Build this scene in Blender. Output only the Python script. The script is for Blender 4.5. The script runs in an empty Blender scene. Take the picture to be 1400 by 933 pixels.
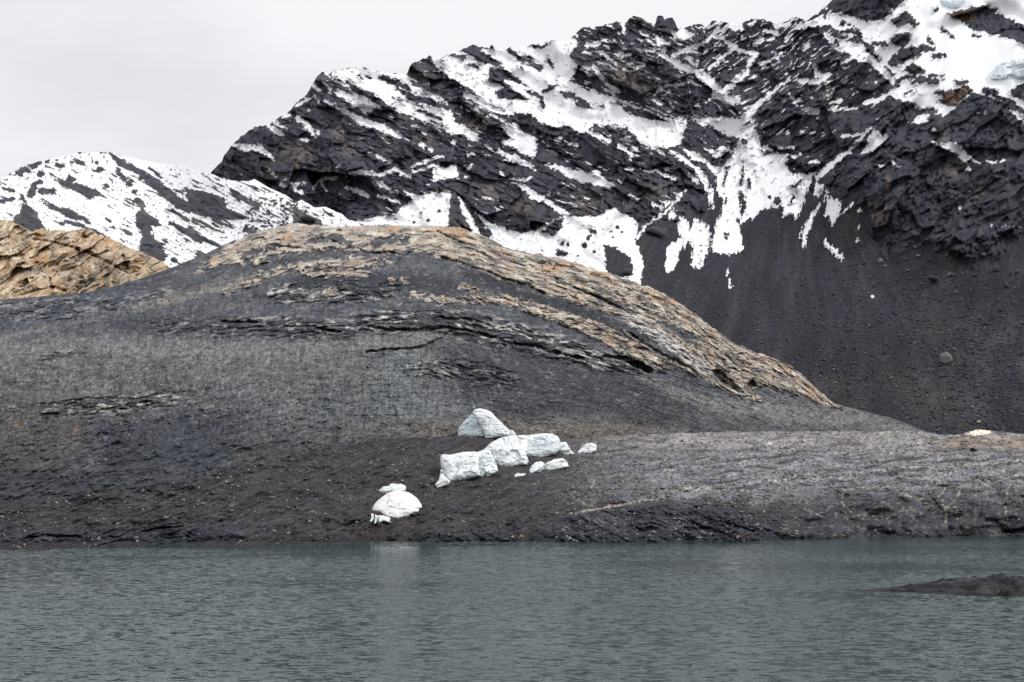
import bpy, bmesh, math, random
import numpy as np

# ------------------------------------------------------------------ camera, sky, sun, exposure
sc = bpy.context.scene
col = sc.collection
F = 1944.0                       # focal length in photograph pixels (1400 wide)
TANP = 0.099                     # camera pitched up a little
CAMZ = 6.0
cd = bpy.data.cameras.new('camera'); cam = bpy.data.objects.new('camera', cd); col.objects.link(cam)
cd.sensor_width = 36.0; cd.lens = 36.0 * F / 1400.0
cd.clip_start = 0.5; cd.clip_end = 20000
PITCH = math.atan(TANP)
cam.location = (0, 0, CAMZ); cam.rotation_euler = (math.pi / 2 + PITCH, 0, 0)
sc.camera = cam

SUN_EL, SUN_AZ = math.radians(46), math.radians(102)      # azimuth measured from +Y towards +X
w = bpy.data.worlds.new('World'); sc.world = w; w.use_nodes = True
nt = w.node_tree; nt.nodes.clear()
N = nt.nodes.new; L = nt.links.new
out = N('ShaderNodeOutputWorld'); bg = N('ShaderNodeBackground'); bg.inputs['Strength'].default_value = 0.1
sky = N('ShaderNodeTexSky'); sky.sky_type = 'NISHITA'; sky.sun_disc = False
sky.sun_elevation = SUN_EL; sky.sun_rotation = SUN_AZ; sky.altitude = 4900
tc = N('ShaderNodeTexCoord'); mp = N('ShaderNodeMapping'); mp.inputs['Scale'].default_value = (1.0, 1.0, 2.2)
mp.inputs['Location'].default_value = (3.5, 0.0, 1.1)
n1 = N('ShaderNodeTexNoise'); n1.inputs['Scale'].default_value = 2.0; n1.inputs['Detail'].default_value = 7; n1.inputs['Roughness'].default_value = 0.5
cr = N('ShaderNodeValToRGB')
cr.color_ramp.elements[0].position = 0.28; cr.color_ramp.elements[0].color = (0.70, 0.71, 0.745, 1)
cr.color_ramp.elements[1].position = 0.50; cr.color_ramp.elements[1].color = (0.94, 0.945, 0.965, 1)
mul = N('ShaderNodeVectorMath'); mul.operation = 'SCALE'; mul.inputs['Scale'].default_value = 10.0
mix = N('ShaderNodeMix'); mix.data_type = 'RGBA'; mix.inputs[0].default_value = 0.97
L(tc.outputs['Generated'], mp.inputs['Vector']); L(mp.outputs['Vector'], n1.inputs['Vector'])
L(n1.outputs['Fac'], cr.inputs['Fac']); L(cr.outputs['Color'], mul.inputs[0])
L(sky.outputs['Color'], mix.inputs[6]); L(mul.outputs['Vector'], mix.inputs[7])
L(mix.outputs[2], bg.inputs['Color']); L(bg.outputs['Background'], out.inputs['Surface'])

sd = bpy.data.lights.new('sun', 'SUN'); sd.energy = 1.5; sd.angle = math.radians(11); sd.color = (1.0, 0.98, 0.94)
sun = bpy.data.objects.new('sun', sd); col.objects.link(sun)
sun.rotation_euler = (math.pi / 2 - SUN_EL, 0, math.pi - SUN_AZ)
sc.view_settings.view_transform = 'Standard'; sc.view_settings.look = 'None'
sc.view_settings.exposure = 0.0; sc.view_settings.gamma = 1.0; sc.view_settings.use_curve_mapping = False

# ------------------------------------------------------------------ helpers
random.seed(7)
KA = 1.02
def C(r, g, b, k=None):
    """measured display colour -> surface albedo"""
    v = np.array([r, g, b], float) / 255.0
    v = np.where(v <= 0.04045, v / 12.92, ((v + 0.055) / 1.055) ** 2.4)
    if max(r, g, b) < 135: v = v * np.array([0.96, 1.0, 1.045])       # the dark shale is a cool grey
    return np.minimum(v * (KA if k is None else k), 0.9)

_rs = np.random.RandomState(11)
PERM = _rs.permutation(4096); ANG = _rs.rand(4096) * 2 * np.pi
GX, GY = np.cos(ANG), np.sin(ANG); RV = _rs.rand(4096); RW = _rs.rand(4096); RA = _rs.rand(4096) * 2 - 1; RB = _rs.rand(4096) * 2 - 1
def hsh(i, j, s):
    return PERM[(PERM[(i + s * 131) & 4095] + j) & 4095]
def pn(x, y, s=0):
    xf = np.floor(x); yf = np.floor(y); i = xf.astype(np.int64); j = yf.astype(np.int64)
    u = x - xf; v = y - yf
    fu = u * u * u * (u * (u * 6 - 15) + 10); fv = v * v * v * (v * (v * 6 - 15) + 10)
    def g(a, b):
        h = hsh(i + a, j + b, s); return GX[h] * (u - a) + GY[h] * (v - b)
    a = g(0, 0); b = g(1, 0); c = g(0, 1); d = g(1, 1)
    p = a + (b - a) * fu; q = c + (d - c) * fu
    return (p + (q - p) * fv) * 1.4
def fbm(x, y, o=4, s=0, g=0.5):
    t = 0; a = 1.0; n = 0
    for k in range(o):
        t = t + a * pn(x, y, s + k); n += a; a *= g; x = x * 2.03 + 13.1; y = y * 2.03 + 7.7
    return t / n
def ridged(x, y, o=4, s=0, g=0.5):
    t = 0; a = 1.0; n = 0
    for k in range(o):
        t = t + a * (1 - 2 * np.abs(pn(x, y, s + k))); n += a; a *= g; x = x * 2.1 + 5.3; y = y * 2.1 + 9.1
    return t / n
def facet(x, y, s=0, tilt=1.0):
    """broken-rock relief: every random cell is its own tilted plane. returns height, cell value, edge distance"""
    i = np.floor(x).astype(np.int64); j = np.floor(y).astype(np.int64)
    b1 = np.full(x.shape, 9.0); b2 = np.full(x.shape, 9.0); hh = np.zeros(x.shape); vv = np.zeros(x.shape)
    for a in (-1, 0, 1):
        for b in (-1, 0, 1):
            h = hsh(i + a, j + b, s)
            dx = x - (i + a + 0.1 + 0.8 * RV[h]); dy = y - (j + b + 0.1 + 0.8 * RW[h])
            d = dx * dx + dy * dy
            m = d < b1
            b2 = np.where(m, b1, np.minimum(b2, d)); b1 = np.where(m, d, b1)
            k = PERM[h]
            hh = np.where(m, RV[k] + tilt * (RA[k] * dx + RB[k] * dy), hh); vv = np.where(m, RW[k], vv)
    return hh, vv, np.sqrt(b2) - np.sqrt(b1)
def sst(a, b, x):
    t = np.clip((x - a) / (b - a), 0, 1); return t * t * (3 - 2 * t)
def rot(x, y, deg):
    c, s = math.cos(math.radians(deg)), math.sin(math.radians(deg)); return x * c + y * s, -x * s + y * c
def lerp(a, b, t):
    return a + (b - a) * t
def paint(colr, c, a):
    return colr + (np.asarray(c) - colr) * a[..., None]

def seg_dist(px, py, a, b):
    ax, ay = a[0], a[1]; dx = b[0] - ax; dy = b[1] - ay; l2 = dx * dx + dy * dy + 1e-9
    t = np.clip(((px - ax) * dx + (py - ay) * dy) / l2, 0, 1)
    return np.hypot(px - ax - t * dx, py - ay - t * dy), t
def field(X, Y, shapes, far=-14.0):
    """signed field, positive inside. ('p', pts) closed outline, ('s', [(x, y, halfwidth)...]) band"""
    o = np.full(X.shape, far); m = -far
    for kind, pts in shapes:
        xs = [p[0] for p in pts]; ys = [p[1] for p in pts]
        sel = (X > min(xs) - m) & (X < max(xs) + m) & (Y > min(ys) - m) & (Y < max(ys) + m)
        if not sel.any(): continue
        px = X[sel]; py = Y[sel]
        if kind == 'p':
            d = np.full(px.shape, 1e9); ins = np.zeros(px.shape, bool); n = len(pts)
            for k in range(n):
                a, b = pts[k], pts[(k + 1) % n]
                q, _ = seg_dist(px, py, a, b); d = np.minimum(d, q)
                c = (a[1] > py) != (b[1] > py)
                xi = (b[0] - a[0]) * (py - a[1]) / ((b[1] - a[1]) if b[1] != a[1] else 1e-9) + a[0]
                ins ^= c & (px < xi)
            v = np.where(ins, d, -d)
        else:
            v = np.full(px.shape, far)
            if len(pts) == 1: pts = [pts[0], pts[0]]
            for k in range(len(pts) - 1):
                a, b = pts[k], pts[k + 1]
                q, t = seg_dist(px, py, a, b); v = np.maximum(v, a[2] + (b[2] - a[2]) * t - q)
        o[sel] = np.maximum(o[sel], v)
    return o
def S(*p):
    return ('s', list(p))
def P(*p):
    return ('p', list(p))

def to_world(x, y, r):
    """photo pixel + ground distance -> point"""
    dx = (x - 700.0) / F; dy = (466.5 - y) / F
    vy = 1.0 - dy * TANP; vz = TANP + dy            # forward (0,1,tan) + up (0,-tan,1), both scaled alike
    n = math.sqrt(1 + TANP * TANP)
    vx = dx * n
    h = np.hypot(vx, vy); k = r / h
    return np.stack([vx * k, vy * k, CAMZ + vz * k], -1)
def tps(pts):
    p = np.array(pts, float); q = p[:, :2] / 200.0; n = len(q)
    d2 = ((q[:, None] - q[None]) ** 2).sum(-1); K = d2 * np.log(d2 + 1e-9) * 0.5 + np.eye(n) * 0.02
    A = np.zeros((n + 3, n + 3)); A[:n, :n] = K; A[:n, n] = 1; A[:n, n + 1:] = q; A[n, :n] = 1; A[n + 1:, :n] = q.T
    sol = np.linalg.solve(A, np.r_[p[:, 2], 0, 0, 0])
    def f(x, y):
        x = x / 200.0; y = y / 200.0; o = sol[n] + sol[n + 1] * x + sol[n + 2] * y
        for k in range(n):
            d = (x - q[k, 0]) ** 2 + (y - q[k, 1]) ** 2; o = o + sol[k] * d * np.log(d + 1e-9) * 0.5
        return o
    return f

def tag(o, label=None, cat=None, group=None, kind=None):
    if label: o['label'] = label
    if cat: o['category'] = cat
    if group: o['group'] = group
    if kind: o['kind'] = kind
    return o
def grid_mesh(name, V, colr, mat, smooth=True, mask=None, tint2=None):
    R, K = V.shape[:2]
    me = bpy.data.meshes.new(name)
    me.vertices.add(R * K); me.vertices.foreach_set('co', V.reshape(-1).astype(np.float32))
    idx = np.arange(R * K).reshape(R, K)
    q = np.stack([idx[:-1, :-1], idx[:-1, 1:], idx[1:, 1:], idx[1:, :-1]], -1).reshape(-1, 4)
    nf = len(q)
    me.loops.add(nf * 4); me.loops.foreach_set('vertex_index', q.reshape(-1).astype(np.int32))
    me.polygons.add(nf); me.polygons.foreach_set('loop_start', (np.arange(nf) * 4).astype(np.int32))
    me.polygons.foreach_set('loop_total', np.full(nf, 4, np.int32))
    me.polygons.foreach_set('use_smooth', np.full(nf, smooth, bool))
    me.update(calc_edges=True)
    at = me.attributes.new('tint', 'FLOAT_COLOR', 'POINT')
    c4 = np.ones((R * K, 4), np.float32); c4[:, :3] = colr.reshape(-1, 3); at.data.foreach_set('color', c4.reshape(-1))
    if mask is not None:
        a2 = me.attributes.new('cover', 'FLOAT', 'POINT'); a2.data.foreach_set('value', np.clip(mask, -8, 8).reshape(-1).astype(np.float32))
        a3 = me.attributes.new('tint2', 'FLOAT_COLOR', 'POINT'); c4[:, :3] = tint2.reshape(-1, 3); a3.data.foreach_set('color', c4.reshape(-1))
    me.materials.append(mat)
    o = bpy.data.objects.new(name, me); col.objects.link(o)
    return o

def ground_mat(name, rough=0.9, bump_scale=1.0, bump=0.3, dist=0.2, spec=0.25, vary=0.25, squash=(1, 1, 1), edge=None, edge_vary=1.0):
    m = bpy.data.materials.new(name); m.use_nodes = True
    t = m.node_tree; b = t.nodes['Principled BSDF']
    b.inputs['Roughness'].default_value = rough; b.inputs['Specular IOR Level'].default_value = spec
    a = t.nodes.new('ShaderNodeAttribute'); a.attribute_name = 'tint'
    g = t.nodes.new('ShaderNodeNewGeometry'); mpn = t.nodes.new('ShaderNodeMapping'); mpn.inputs['Scale'].default_value = squash
    n = t.nodes.new('ShaderNodeTexNoise'); n.inputs['Scale'].default_value = bump_scale; n.inputs['Detail'].default_value = 5; n.inputs['Roughness'].default_value = 0.65
    t.links.new(g.outputs['Position'], mpn.inputs['Vector']); t.links.new(mpn.outputs['Vector'], n.inputs['Vector'])
    mr = t.nodes.new('ShaderNodeMapRange'); mr.inputs[1].default_value = 0.3; mr.inputs[2].default_value = 0.7
    mr.inputs[3].default_value = 1 - vary; mr.inputs[4].default_value = 1 + vary
    mx = t.nodes.new('ShaderNodeVectorMath'); mx.operation = 'SCALE'
    t.links.new(n.outputs['Fac'], mr.inputs[0]); t.links.new(a.outputs['Color'], mx.inputs[0]); t.links.new(mr.outputs[0], mx.inputs['Scale'])
    if edge:                      # the second cover (snow, ochre rock) starts where its field passes a rough threshold
        amp, wdt, esc = edge
        ac = t.nodes.new('ShaderNodeAttribute'); ac.attribute_name = 'cover'; a2 = t.nodes.new('ShaderNodeAttribute'); a2.attribute_name = 'tint2'
        en = t.nodes.new('ShaderNodeTexNoise'); en.inputs['Scale'].default_value = esc; en.inputs['Detail'].default_value = 4; en.inputs['Roughness'].default_value = 0.7
        t.links.new(g.outputs['Position'], en.inputs['Vector'])
        ma = t.nodes.new('ShaderNodeMath'); ma.operation = 'MULTIPLY_ADD'; ma.inputs[1].default_value = amp; t.links.new(en.outputs['Fac'], ma.inputs[0]); t.links.new(ac.outputs['Fac'], ma.inputs[2])
        er = t.nodes.new('ShaderNodeMapRange'); er.interpolation_type = 'SMOOTHSTEP'; er.inputs[1].default_value = amp * 0.5 - wdt; er.inputs[2].default_value = amp * 0.5 + wdt; t.links.new(ma.outputs[0], er.inputs[0])
        mm = t.nodes.new('ShaderNodeMix'); mm.data_type = 'RGBA'; t.links.new(er.outputs[0], mm.inputs[0]); t.links.new(mx.outputs['Vector'], mm.inputs[6])
        m3 = t.nodes.new('ShaderNodeVectorMath'); m3.operation = 'SCALE'; mr2 = t.nodes.new('ShaderNodeMapRange'); mr2.inputs[1].default_value = 0.3; mr2.inputs[2].default_value = 0.7; mr2.inputs[3].default_value = 1 - vary * edge_vary; mr2.inputs[4].default_value = 1 + vary * edge_vary
        t.links.new(n.outputs['Fac'], mr2.inputs[0]); t.links.new(a2.outputs['Color'], m3.inputs[0]); t.links.new(mr2.outputs[0], m3.inputs['Scale']); t.links.new(m3.outputs['Vector'], mm.inputs[7])
        t.links.new(mm.outputs[2], b.inputs['Base Color'])
    else:
        t.links.new(mx.outputs['Vector'], b.inputs['Base Color'])
    bp = t.nodes.new('ShaderNodeBump'); bp.inputs['Strength'].default_value = bump; bp.inputs['Distance'].default_value = dist
    t.links.new(n.outputs['Fac'], bp.inputs['Height']); t.links.new(bp.outputs['Normal'], b.inputs['Normal'])
    return m
M_mount = ground_mat('mountain rock and snow', bump_scale=0.7, bump=0.5, dist=0.6, vary=0.30, edge=(4.5, 0.6, 1.0), edge_vary=0.1)
M_hill = ground_mat('glacier worn bedrock', bump_scale=3.0, bump=0.6, dist=0.12, vary=0.28, squash=(0.6, 0.6, 1.6), edge=(7.0, 1.2, 2.0), edge_vary=1.0)
M_mor = ground_mat('moraine gravel', bump_scale=5.0, bump=0.7, dist=0.10, vary=0.34)
M_out = ground_mat('ochre rock', bump_scale=1.6, bump=0.6, dist=0.3, vary=0.22)

def columns(x0, x1, f0, f1, step, coarse):
    a = np.arange(x0, f0, coarse); b = np.arange(f0, f1, step); c = np.arange(f1, x1 + coarse, coarse)
    return np.concatenate([a, b, c])
LAYERS = {}
def layer(name, xs, ytop, ybot, rows, power=1.0):
    s = np.linspace(0, 1, rows)[:, None] ** power
    X = np.broadcast_to(xs[None, :], (rows, len(xs))).copy()
    yb = ybot[None, :]; yt = ytop[None, :]
    return X, yb + (yt - yb) * s
def smooth2(A, k):
    for _ in range(k):
        A = A.copy(); A[1:-1] = (A[:-2] + 2 * A[1:-1] + A[2:]) / 4; A[:, 1:-1] = (A[:, :-2] + 2 * A[:, 1:-1] + A[:, 2:]) / 4
    return A
def finish(name, X, Y, r, colr, mat, fine=None, gain=1.0, mask=None, tint2=None, back=((2, 0.5), (6, 2.5), (18, 9), (50, 28), (110, 70))):
    if fine is not None: r = r - fine * gain
    V = to_world(X, Y, r)
    LAYERS[name] = (X[0], Y, V)
    # slope carries on behind the crest
    top = V[-1]; d = top[:, :2] / np.linalg.norm(top[:, :2], axis=1, keepdims=True)
    ex = []
    for dist, drop in back:
        e = top.copy(); e[:, :2] += d * dist; e[:, 2] -= drop; ex.append(e)
    V2 = np.concatenate([V, np.array(ex)], 0); c2 = np.concatenate([colr, np.repeat(colr[-1:], len(ex), 0)], 0)
    ext = lambda A: None if A is None else np.concatenate([A, np.repeat(A[-1:], len(ex), 0)], 0)
    return grid_mesh(name, V2, c2, mat, True, ext(mask), ext(tint2))
def spot(name, x, y):
    """point of a finished surface seen at photo pixel x, y"""
    xs, Y, V = LAYERS[name]
    c = int(np.clip(np.searchsorted(xs, x), 1, len(xs) - 1)); yc = Y[:, c]
    k = int(np.argmin(np.abs(yc - y)))
    return V[k, c].copy()
def rnd_like(X, s=0):
    return np.random.RandomState(s).rand(*X.shape)

# ------------------------------------------------------------------ outlines measured on the photograph
CREST_HILL = np.array([(-400, 425), (-200, 418), (0, 410), (60, 405), (120, 400), (180, 385), (235, 366), (270, 352), (300, 338), (330, 325), (370, 312), (400, 306),
    (440, 308), (480, 309), (520, 308), (560, 309), (600, 309), (630, 312), (660, 322), (690, 338), (720, 345), (760, 352), (800, 364), (850, 380), (890, 393),
    (920, 408), (945, 425), (970, 445), (1000, 467), (1030, 481), (1060, 490), (1085, 503), (1105, 520), (1120, 535), (1140, 552), (1180, 562), (1220, 572),
    (1260, 588), (1300, 600), (1400, 620), (1800, 640)], float)
LINE_MOR = np.array([(-400, 705), (-200, 698), (0, 688), (200, 668), (400, 625), (520, 600), (620, 597), (700, 594), (780, 600), (850, 596), (900, 594), (1000, 590), (1100, 590),
    (1260, 590), (1290, 595), (1312, 594), (1335, 588), (1355, 589), (1400, 594), (1600, 590), (1800, 588)], float)
SKY_MOUNT = np.array([(200, 330), (262, 290), (282, 246), (290, 234), (303, 221), (306, 213), (314, 202), (324, 191), (333, 185), (348, 174), (367, 171), (376, 163.5), (393, 156), (401, 145), (419, 130),
    (428, 113), (436, 101), (440, 99), (449, 101), (459, 96), (472, 93), (491, 91), (515, 97), (536, 100), (556, 103), (560, 92), (564, 86), (573, 83), (582, 80), (587, 75), (592, 80), (604, 78),
    (617, 74), (632, 69), (645, 61), (660, 65), (669, 67), (671, 61), (674, 62), (677, 68), (694, 68), (697, 65), (702, 68), (722, 62.5), (746, 58), (758, 55), (776, 57), (781, 51), (796, 38),
    (809, 38), (824, 35), (836, 33), (843, 29), (848, 31), (852, 34), (863, 23), (873, 21.5), (880, 26), (886, 32), (896, 34), (898, 24), (903, 20), (907, 23), (908.5, 29), (910, 27),
    (914, 25), (918, 22), (922, 29), (927, 39), (940, 38), (948, 34), (955, 33), (966, 37), (974, 28), (991, 30), (998, 34), (1013, 33), (1028, 26), (1045, 27), (1060, 32), (1075, 30),
    (1084, 24), (1090, 23), (1103, 28), (1109, 25), (1113, 20), (1118, 20), (1123, 14), (1133, 4), (1139, -1), (1160, -14), (1200, -25), (1235, -24), (1300, -45), (1400, -60), (1600, -60), (1700, -60)], float)
SKY_RIDGE = np.array([(-400, 300), (-150, 270), (0, 244), (17, 235), (31, 228), (48, 222), (64, 219), (87, 213), (108, 208), (123, 208), (150, 208), (180, 216), (215, 223), (256, 229), (271, 236),
    (291, 238), (316, 247), (340, 248), (348, 245), (368, 257), (391, 267), (404, 277), (413, 273), (430, 284), (445, 283), (468, 293), (475, 300), (486, 303), (520, 306), (600, 320)], float)
SKY_OUT = np.array([(-400, 300), (-150, 303), (0, 300), (15, 302), (35, 312), (43, 317), (55, 313), (75, 316), (95, 315), (110, 312), (121, 312), (135, 320), (160, 330), (180, 340), (205, 350), (225, 360), (240, 370), (300, 392)], float)
def ip(a, x):
    return np.interp(x, a[:, 0], a[:, 1])

# ------------------------------------------------------------------ mountain: rock, ledges, snow
SNOW = [
 P((449,100),(472,93),(491,91),(515,97),(540,100),(557,103),(563,116),(578,124),(600,130),(614,146),(622,166),(643,177),(661,192),(640,186),(615,182),(590,172),(566,161),(543,152),(524,140),(511,128),(500,123),(483,116),(462,107)),
 P((458,122),(470,127),(497,131),(520,146),(521,152),(512,150),(500,155),(485,146),(476,138),(462,130)),
 S((444,138,1),(461,147,2),(480,158,4),(500,167,5.5),(520,174,4.5),(540,183,3),(560,193,1)),
 S((318,198,2),(335,203,5),(355,202,4),(366,210,3),(375,219,1.5)), S((366,172,2),(375,178,4.5),(386,184,3)), S((374,166,2),(385,173,2)), S((388,160,2),(396,157,2)),
 S((405,145,1.3),(420,137,1.6),(430,132,1.6),(437,141,1.3)), S((407,161,3),(421,172,3.5),(431,187,2)), S((435,180,3)), S((413,191,2),(419,192,2)), S((426,116,1.5),(437,124,2)),
 S((446,100,1),(458,110,1.5),(478,120,1.5)), S((448,120,1.5),(452,126,2.5)),
 S((478,239,2.5),(496,235,3),(520,240,2.5),(540,231,3),(555,239,2)), S((549,239,2),(561,241,2)), S((429,256,2),(440,245,2.6),(459,243,2.2)), S((440,251,2),(447,260,1.2)),
 S((400,252,2.5),(404,260,2.8),(414,264,2)), S((403,251,1.5),(418,250,1.5)), S((383,251,2.5),(392,255,3)), S((389,245,2)), S((368,232,1.2),(378,243,1.2)),
 S((475,257,2.5),(490,262,3.2),(503,268,2)), S((512,246,2),(525,255,3),(543,264,1.5)), S((518,268,2),(533,272,2),(545,276,2)), S((517,214,2.8),(534,222,1.5)), S((460,228,1.6),(465,229,1)), S((553,261,1),(570,271,3)),
 P((480,303),(500,300),(540,292),(553,281),(572,268),(591,264),(617,262),(615,285),(612,335),(480,335)),
 S((627,270,1),(634,285,4),(645,305,5),(655,325,6)),
 P((647,287),(660,297),(677,307),(697,315),(716,319),(733,315),(754,302),(773,296),(797,296),(816,296),(839,285),(850,291),(865,299),(873,308),(869,328),(880,358),(876,392),(820,392),(760,375),(700,355),(672,330),(660,305)),
 S((703,249,1.5),(725,262,3),(750,277,3.5),(776,294,3)), S((729,269,4),(738,274,3)), S((703,244,1.5),(716,247,1.5),(726,243,2)),
 S((748,225,2),(765,231,4),(782,238,6.5),(805,244,7.5),(824,249,6),(838,255,2.5)),
 P((684,170),(705,168),(714,180),(733,188),(735,200),(731,217),(715,210),(700,202),(683,194),(700,188),(690,180)), S((681,207,3),(703,217,4.5),(722,225,3.2),(732,231,1.5)),
 S((575,197,2.8),(590,206,2)), S((562,228,1.6),(585,220,2),(605,213,1.2)), S((565,235,1.6),(600,225,2)), P((591,229),(611,228),(624,224),(626,243),(605,245),(591,248)), S((588,217,1),(600,212,1.2),(608,215,1)),
 S((640,232,2.5),(645,226,2)), S((637,242,2)), S((659,268,1.6),(675,275,1.6)), S((620,195,3)), S((641,186,3),(650,190,3)), S((682,234,1),(690,240,1.8)), S((640,212,2),(648,211,1.5)), S((663,200,1.2),(672,203,1.2)),
 P((585,80),(610,76),(640,68),(680,66),(720,60),(760,54),(782,50),(792,60),(778,75),(790,90),(778,112),(800,122),(830,130),(845,135),(870,145),(890,152),(915,163),(930,165),(940,163),(935,178),(932,196),(915,203),(900,200),(911,214),(897,207),(880,196),(867,186),(858,176),(840,170),(825,172),(812,169),(805,180),(790,182),(775,170),(765,175),(750,172),(735,165),(725,155),(700,155),(690,150),(672,143),(650,128),(640,120),(625,112),(607,98),(597,92)),
 S((636,128,3),(655,140,4),(675,150,4),(700,156,2.5)), S((666,158,1),(690,164,1.5)),
 S((764,188,1.2),(788,201,1.8)), S((803,178,2.5),(818,186,3.5),(833,195,2)), S((846,200,2.6),(865,212,2.6)), S((882,234,1.6),(897,233,2),(910,240,2.6),(925,246,1.5)), S((908,232,1.5),(925,228,3)),
 S((861,266,1.6),(873,274,1.6)), S((855,231,1.6),(865,232,1.6)), S((918,208,2),(935,219,3.2),(948,227,2.2)), S((942,240,2),(955,250,3.5)),
 # the couloir and its fans
 P((1012,188),(1029,171),(1038,190),(1042,212),(1078,211),(1074,224),(1083,239),(1117,235),(1108,254),(1100,267),(1096,288),(1087,306),(1083,293),(1070,299),(1070,284),(1044,286),(1031,297),(1014,306),(1011,300),(1016,342),(993,350),(974,346),(972,330),(978,305),(985,280),(980,262),(978,240),(963,223),(945,218),(935,205),(955,210),(975,226),(985,231),(1000,215),(1005,205)),
 P((928,295),(938,300),(945,312),(950,300),(965,305),(972,320),(970,345),(958,368),(944,364),(948,340),(940,330),(930,345),(925,365),(915,375),(908,365),(910,340),(920,330),(932,325),(925,310)),
 S((952,230,3),(962,245,5),(970,262,5),(974,285,3)),
 S((940,259,1),(925,272,2),(910,291,2),(884,308,2.2),(871,326,2.6)), S((890,278,2.6),(904,284,3.4),(920,275,2)), P((921,281),(924,300),(912,298)),
 S((1192,173,1.5),(1162,205,2.2),(1128,233,4),(1117,243,4)), P((1194,175),(1207,186),(1217,182),(1203,199),(1190,207),(1175,213),(1184,194)), S((1153,212,3.2),(1163,208,2.2)),
 P((1115,250),(1131,254),(1128,262),(1116,271),(1110,265)), S((1131,264,2),(1122,280,2.5),(1115,290,3),(1105,308,5),(1098,325,5.5),(1099,338,2)),
 P((1127,266),(1140,272),(1152,274),(1148,290),(1142,305),(1138,312),(1133,298),(1128,295),(1130,280)), S((1128,332,3),(1140,343,4.5),(1150,353,3.5)), S((1169,275,1.2),(1150,293,1.4)), S((1176,287,3)), S((1172,329,2.2)), S((1174,311,1.6)), S((997,370,1.5),(998,392,2)), S((1193,405,2.4)),
 P((1273,193),(1291,197),(1300,193),(1313,198),(1318,204),(1323,214),(1322,224),(1311,216),(1302,207),(1293,204)), S((1323,215,2),(1340,223,1.5)), S((1325,231,2.8)), S((1350,221,1.2),(1362,223,1.2),(1374,219,1.4)), S((1312,286,1.8)), S((1356,309,1),(1398,310,1)),
 P((1245,170),(1255,160),(1272,153),(1268,167),(1255,169)), P((1278,157),(1285,148),(1300,145),(1292,152)), S((1277,177,2.2)), S((1151,186,1.6),(1181,183,1.8)), S((1337,155,1),(1346,155,1.2)),
 P((1380,150),(1392,152),(1420,170),(1420,186),(1400,168)),
 S((1094,111,3.5),(1110,112,3),(1120,111,4),(1135,103,2)), P((1108,86),(1118,88),(1117,97),(1125,100),(1115,107),(1113,97)), S((1094,154,3),(1106,151,5),(1118,152,4)), S((1079,128,1.3),(1090,145,2)), S((1133,150,1.5),(1171,148,1.5)), S((1182,141,3),(1201,137,3.5),(1219,126,2)), S((1142,140,1.4),(1150,137,2.4)),
 S((1081,107,1.2),(1060,123,2.2),(1043,137,3.4),(1030,150,5),(1018,162,6)), S((1064,78,1.2),(1040,88,3)), S((1150,86,2),(1165,80,2)), S((1165,130,1.2),(1172,126,1)), S((1218,220,1.4),(1230,228,1.2)), S((1201,225,1.4),(1208,228,1.2)),
 # channels through the upper crags
 S((897,70,3),(927,89,4.5),(953,100,5),(974,113,5.5),(985,130,7),(1000,138,6),(1010,135,4)), S((1002,68,2.2),(985,82,2.4),(970,94,3)), S((987,53,3),(1013,70,3.5),(1032,74,4),(1024,88,3),(1021,100,3),(996,119,4),(985,130,5)), S((921,76,2.5),(945,66,3),(966,55,3.4),(983,40,3)),
 P((893,46),(905,52),(916,60),(905,63),(897,60)), P((917,40),(935,40),(950,48),(940,55),(920,54)), S((975,50,3),(987,53,3)), S((998,36,4),(1012,38,4)), S((1030,60,2),(1042,52,3)),
 P((945,160),(960,162),(990,161),(1010,163),(1030,158),(1025,165),(1010,175),(1030,172),(1012,190),(995,185),(985,180),(975,175),(960,172)), S((915,165,3),(930,163,4)), S((965,140,1),(978,132,2)), S((895,130,1.4),(905,120,1.8),(930,115,2.4),(945,113,1.4)),
 S((803,62,3),(818,60,3)), S((800,72,1.6),(822,70,1.8),(832,80,1.8),(842,86,1.6)), S((793,95,1.5),(812,90,2),(820,102,2.5),(830,116,3),(845,125,3)), S((852,35,2),(854,45,2)), S((862,98,1.5),(880,88,2.2)), S((848,78,1.2),(862,74,2)), S((875,44,1),(895,62,1.8)), S((905,130,1),(915,125,1.2)), S((885,70,1.2),(897,70,2)),
 S((1002,206,1.5),(985,203,3)), S((965,204,1.4),(985,212,2)), S((1044,203,3),(1056,206,1.6)), S((1065,202,1.6),(1085,203,1.6)), S((1086,215,2.8),(1094,210,2)), S((1105,222,1.6),(1118,222,2)), S((1080,183,1.3),(1075,181,2)), S((1093,184,1),(1100,178,1.4)),
 # the high snowfield on the right
 P((1235,-30),(1420,-80),(1480,-40),(1480,190),(1420,160),(1400,150),(1365,137),(1345,130),(1330,127),(1308,145),(1290,160),(1282,150),(1255,150),(1245,140),(1225,135),(1215,128),(1230,118),(1222,100),(1200,80),(1195,65),(1180,55),(1175,40),(1155,30),(1145,18),(1150,15),(1170,25),(1200,28),(1215,20),(1225,12),(1238,0)),
 P((1125,42),(1150,55),(1178,60),(1185,70),(1205,88),(1224,110),(1222,118),(1205,100),(1190,88),(1165,80),(1160,72),(1140,62),(1130,55)), P((1132,20),(1145,18),(1160,34),(1175,45),(1165,52),(1148,44),(1135,34),(1125,36)), S((1090,36,4),(1110,33,5),(1125,30,5)), S((1060,34,4),(1078,34,4)), S((1045,42,2.5),(1062,46,3)),
 S((1160,2,2),(1180,2,2)),
]
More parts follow.
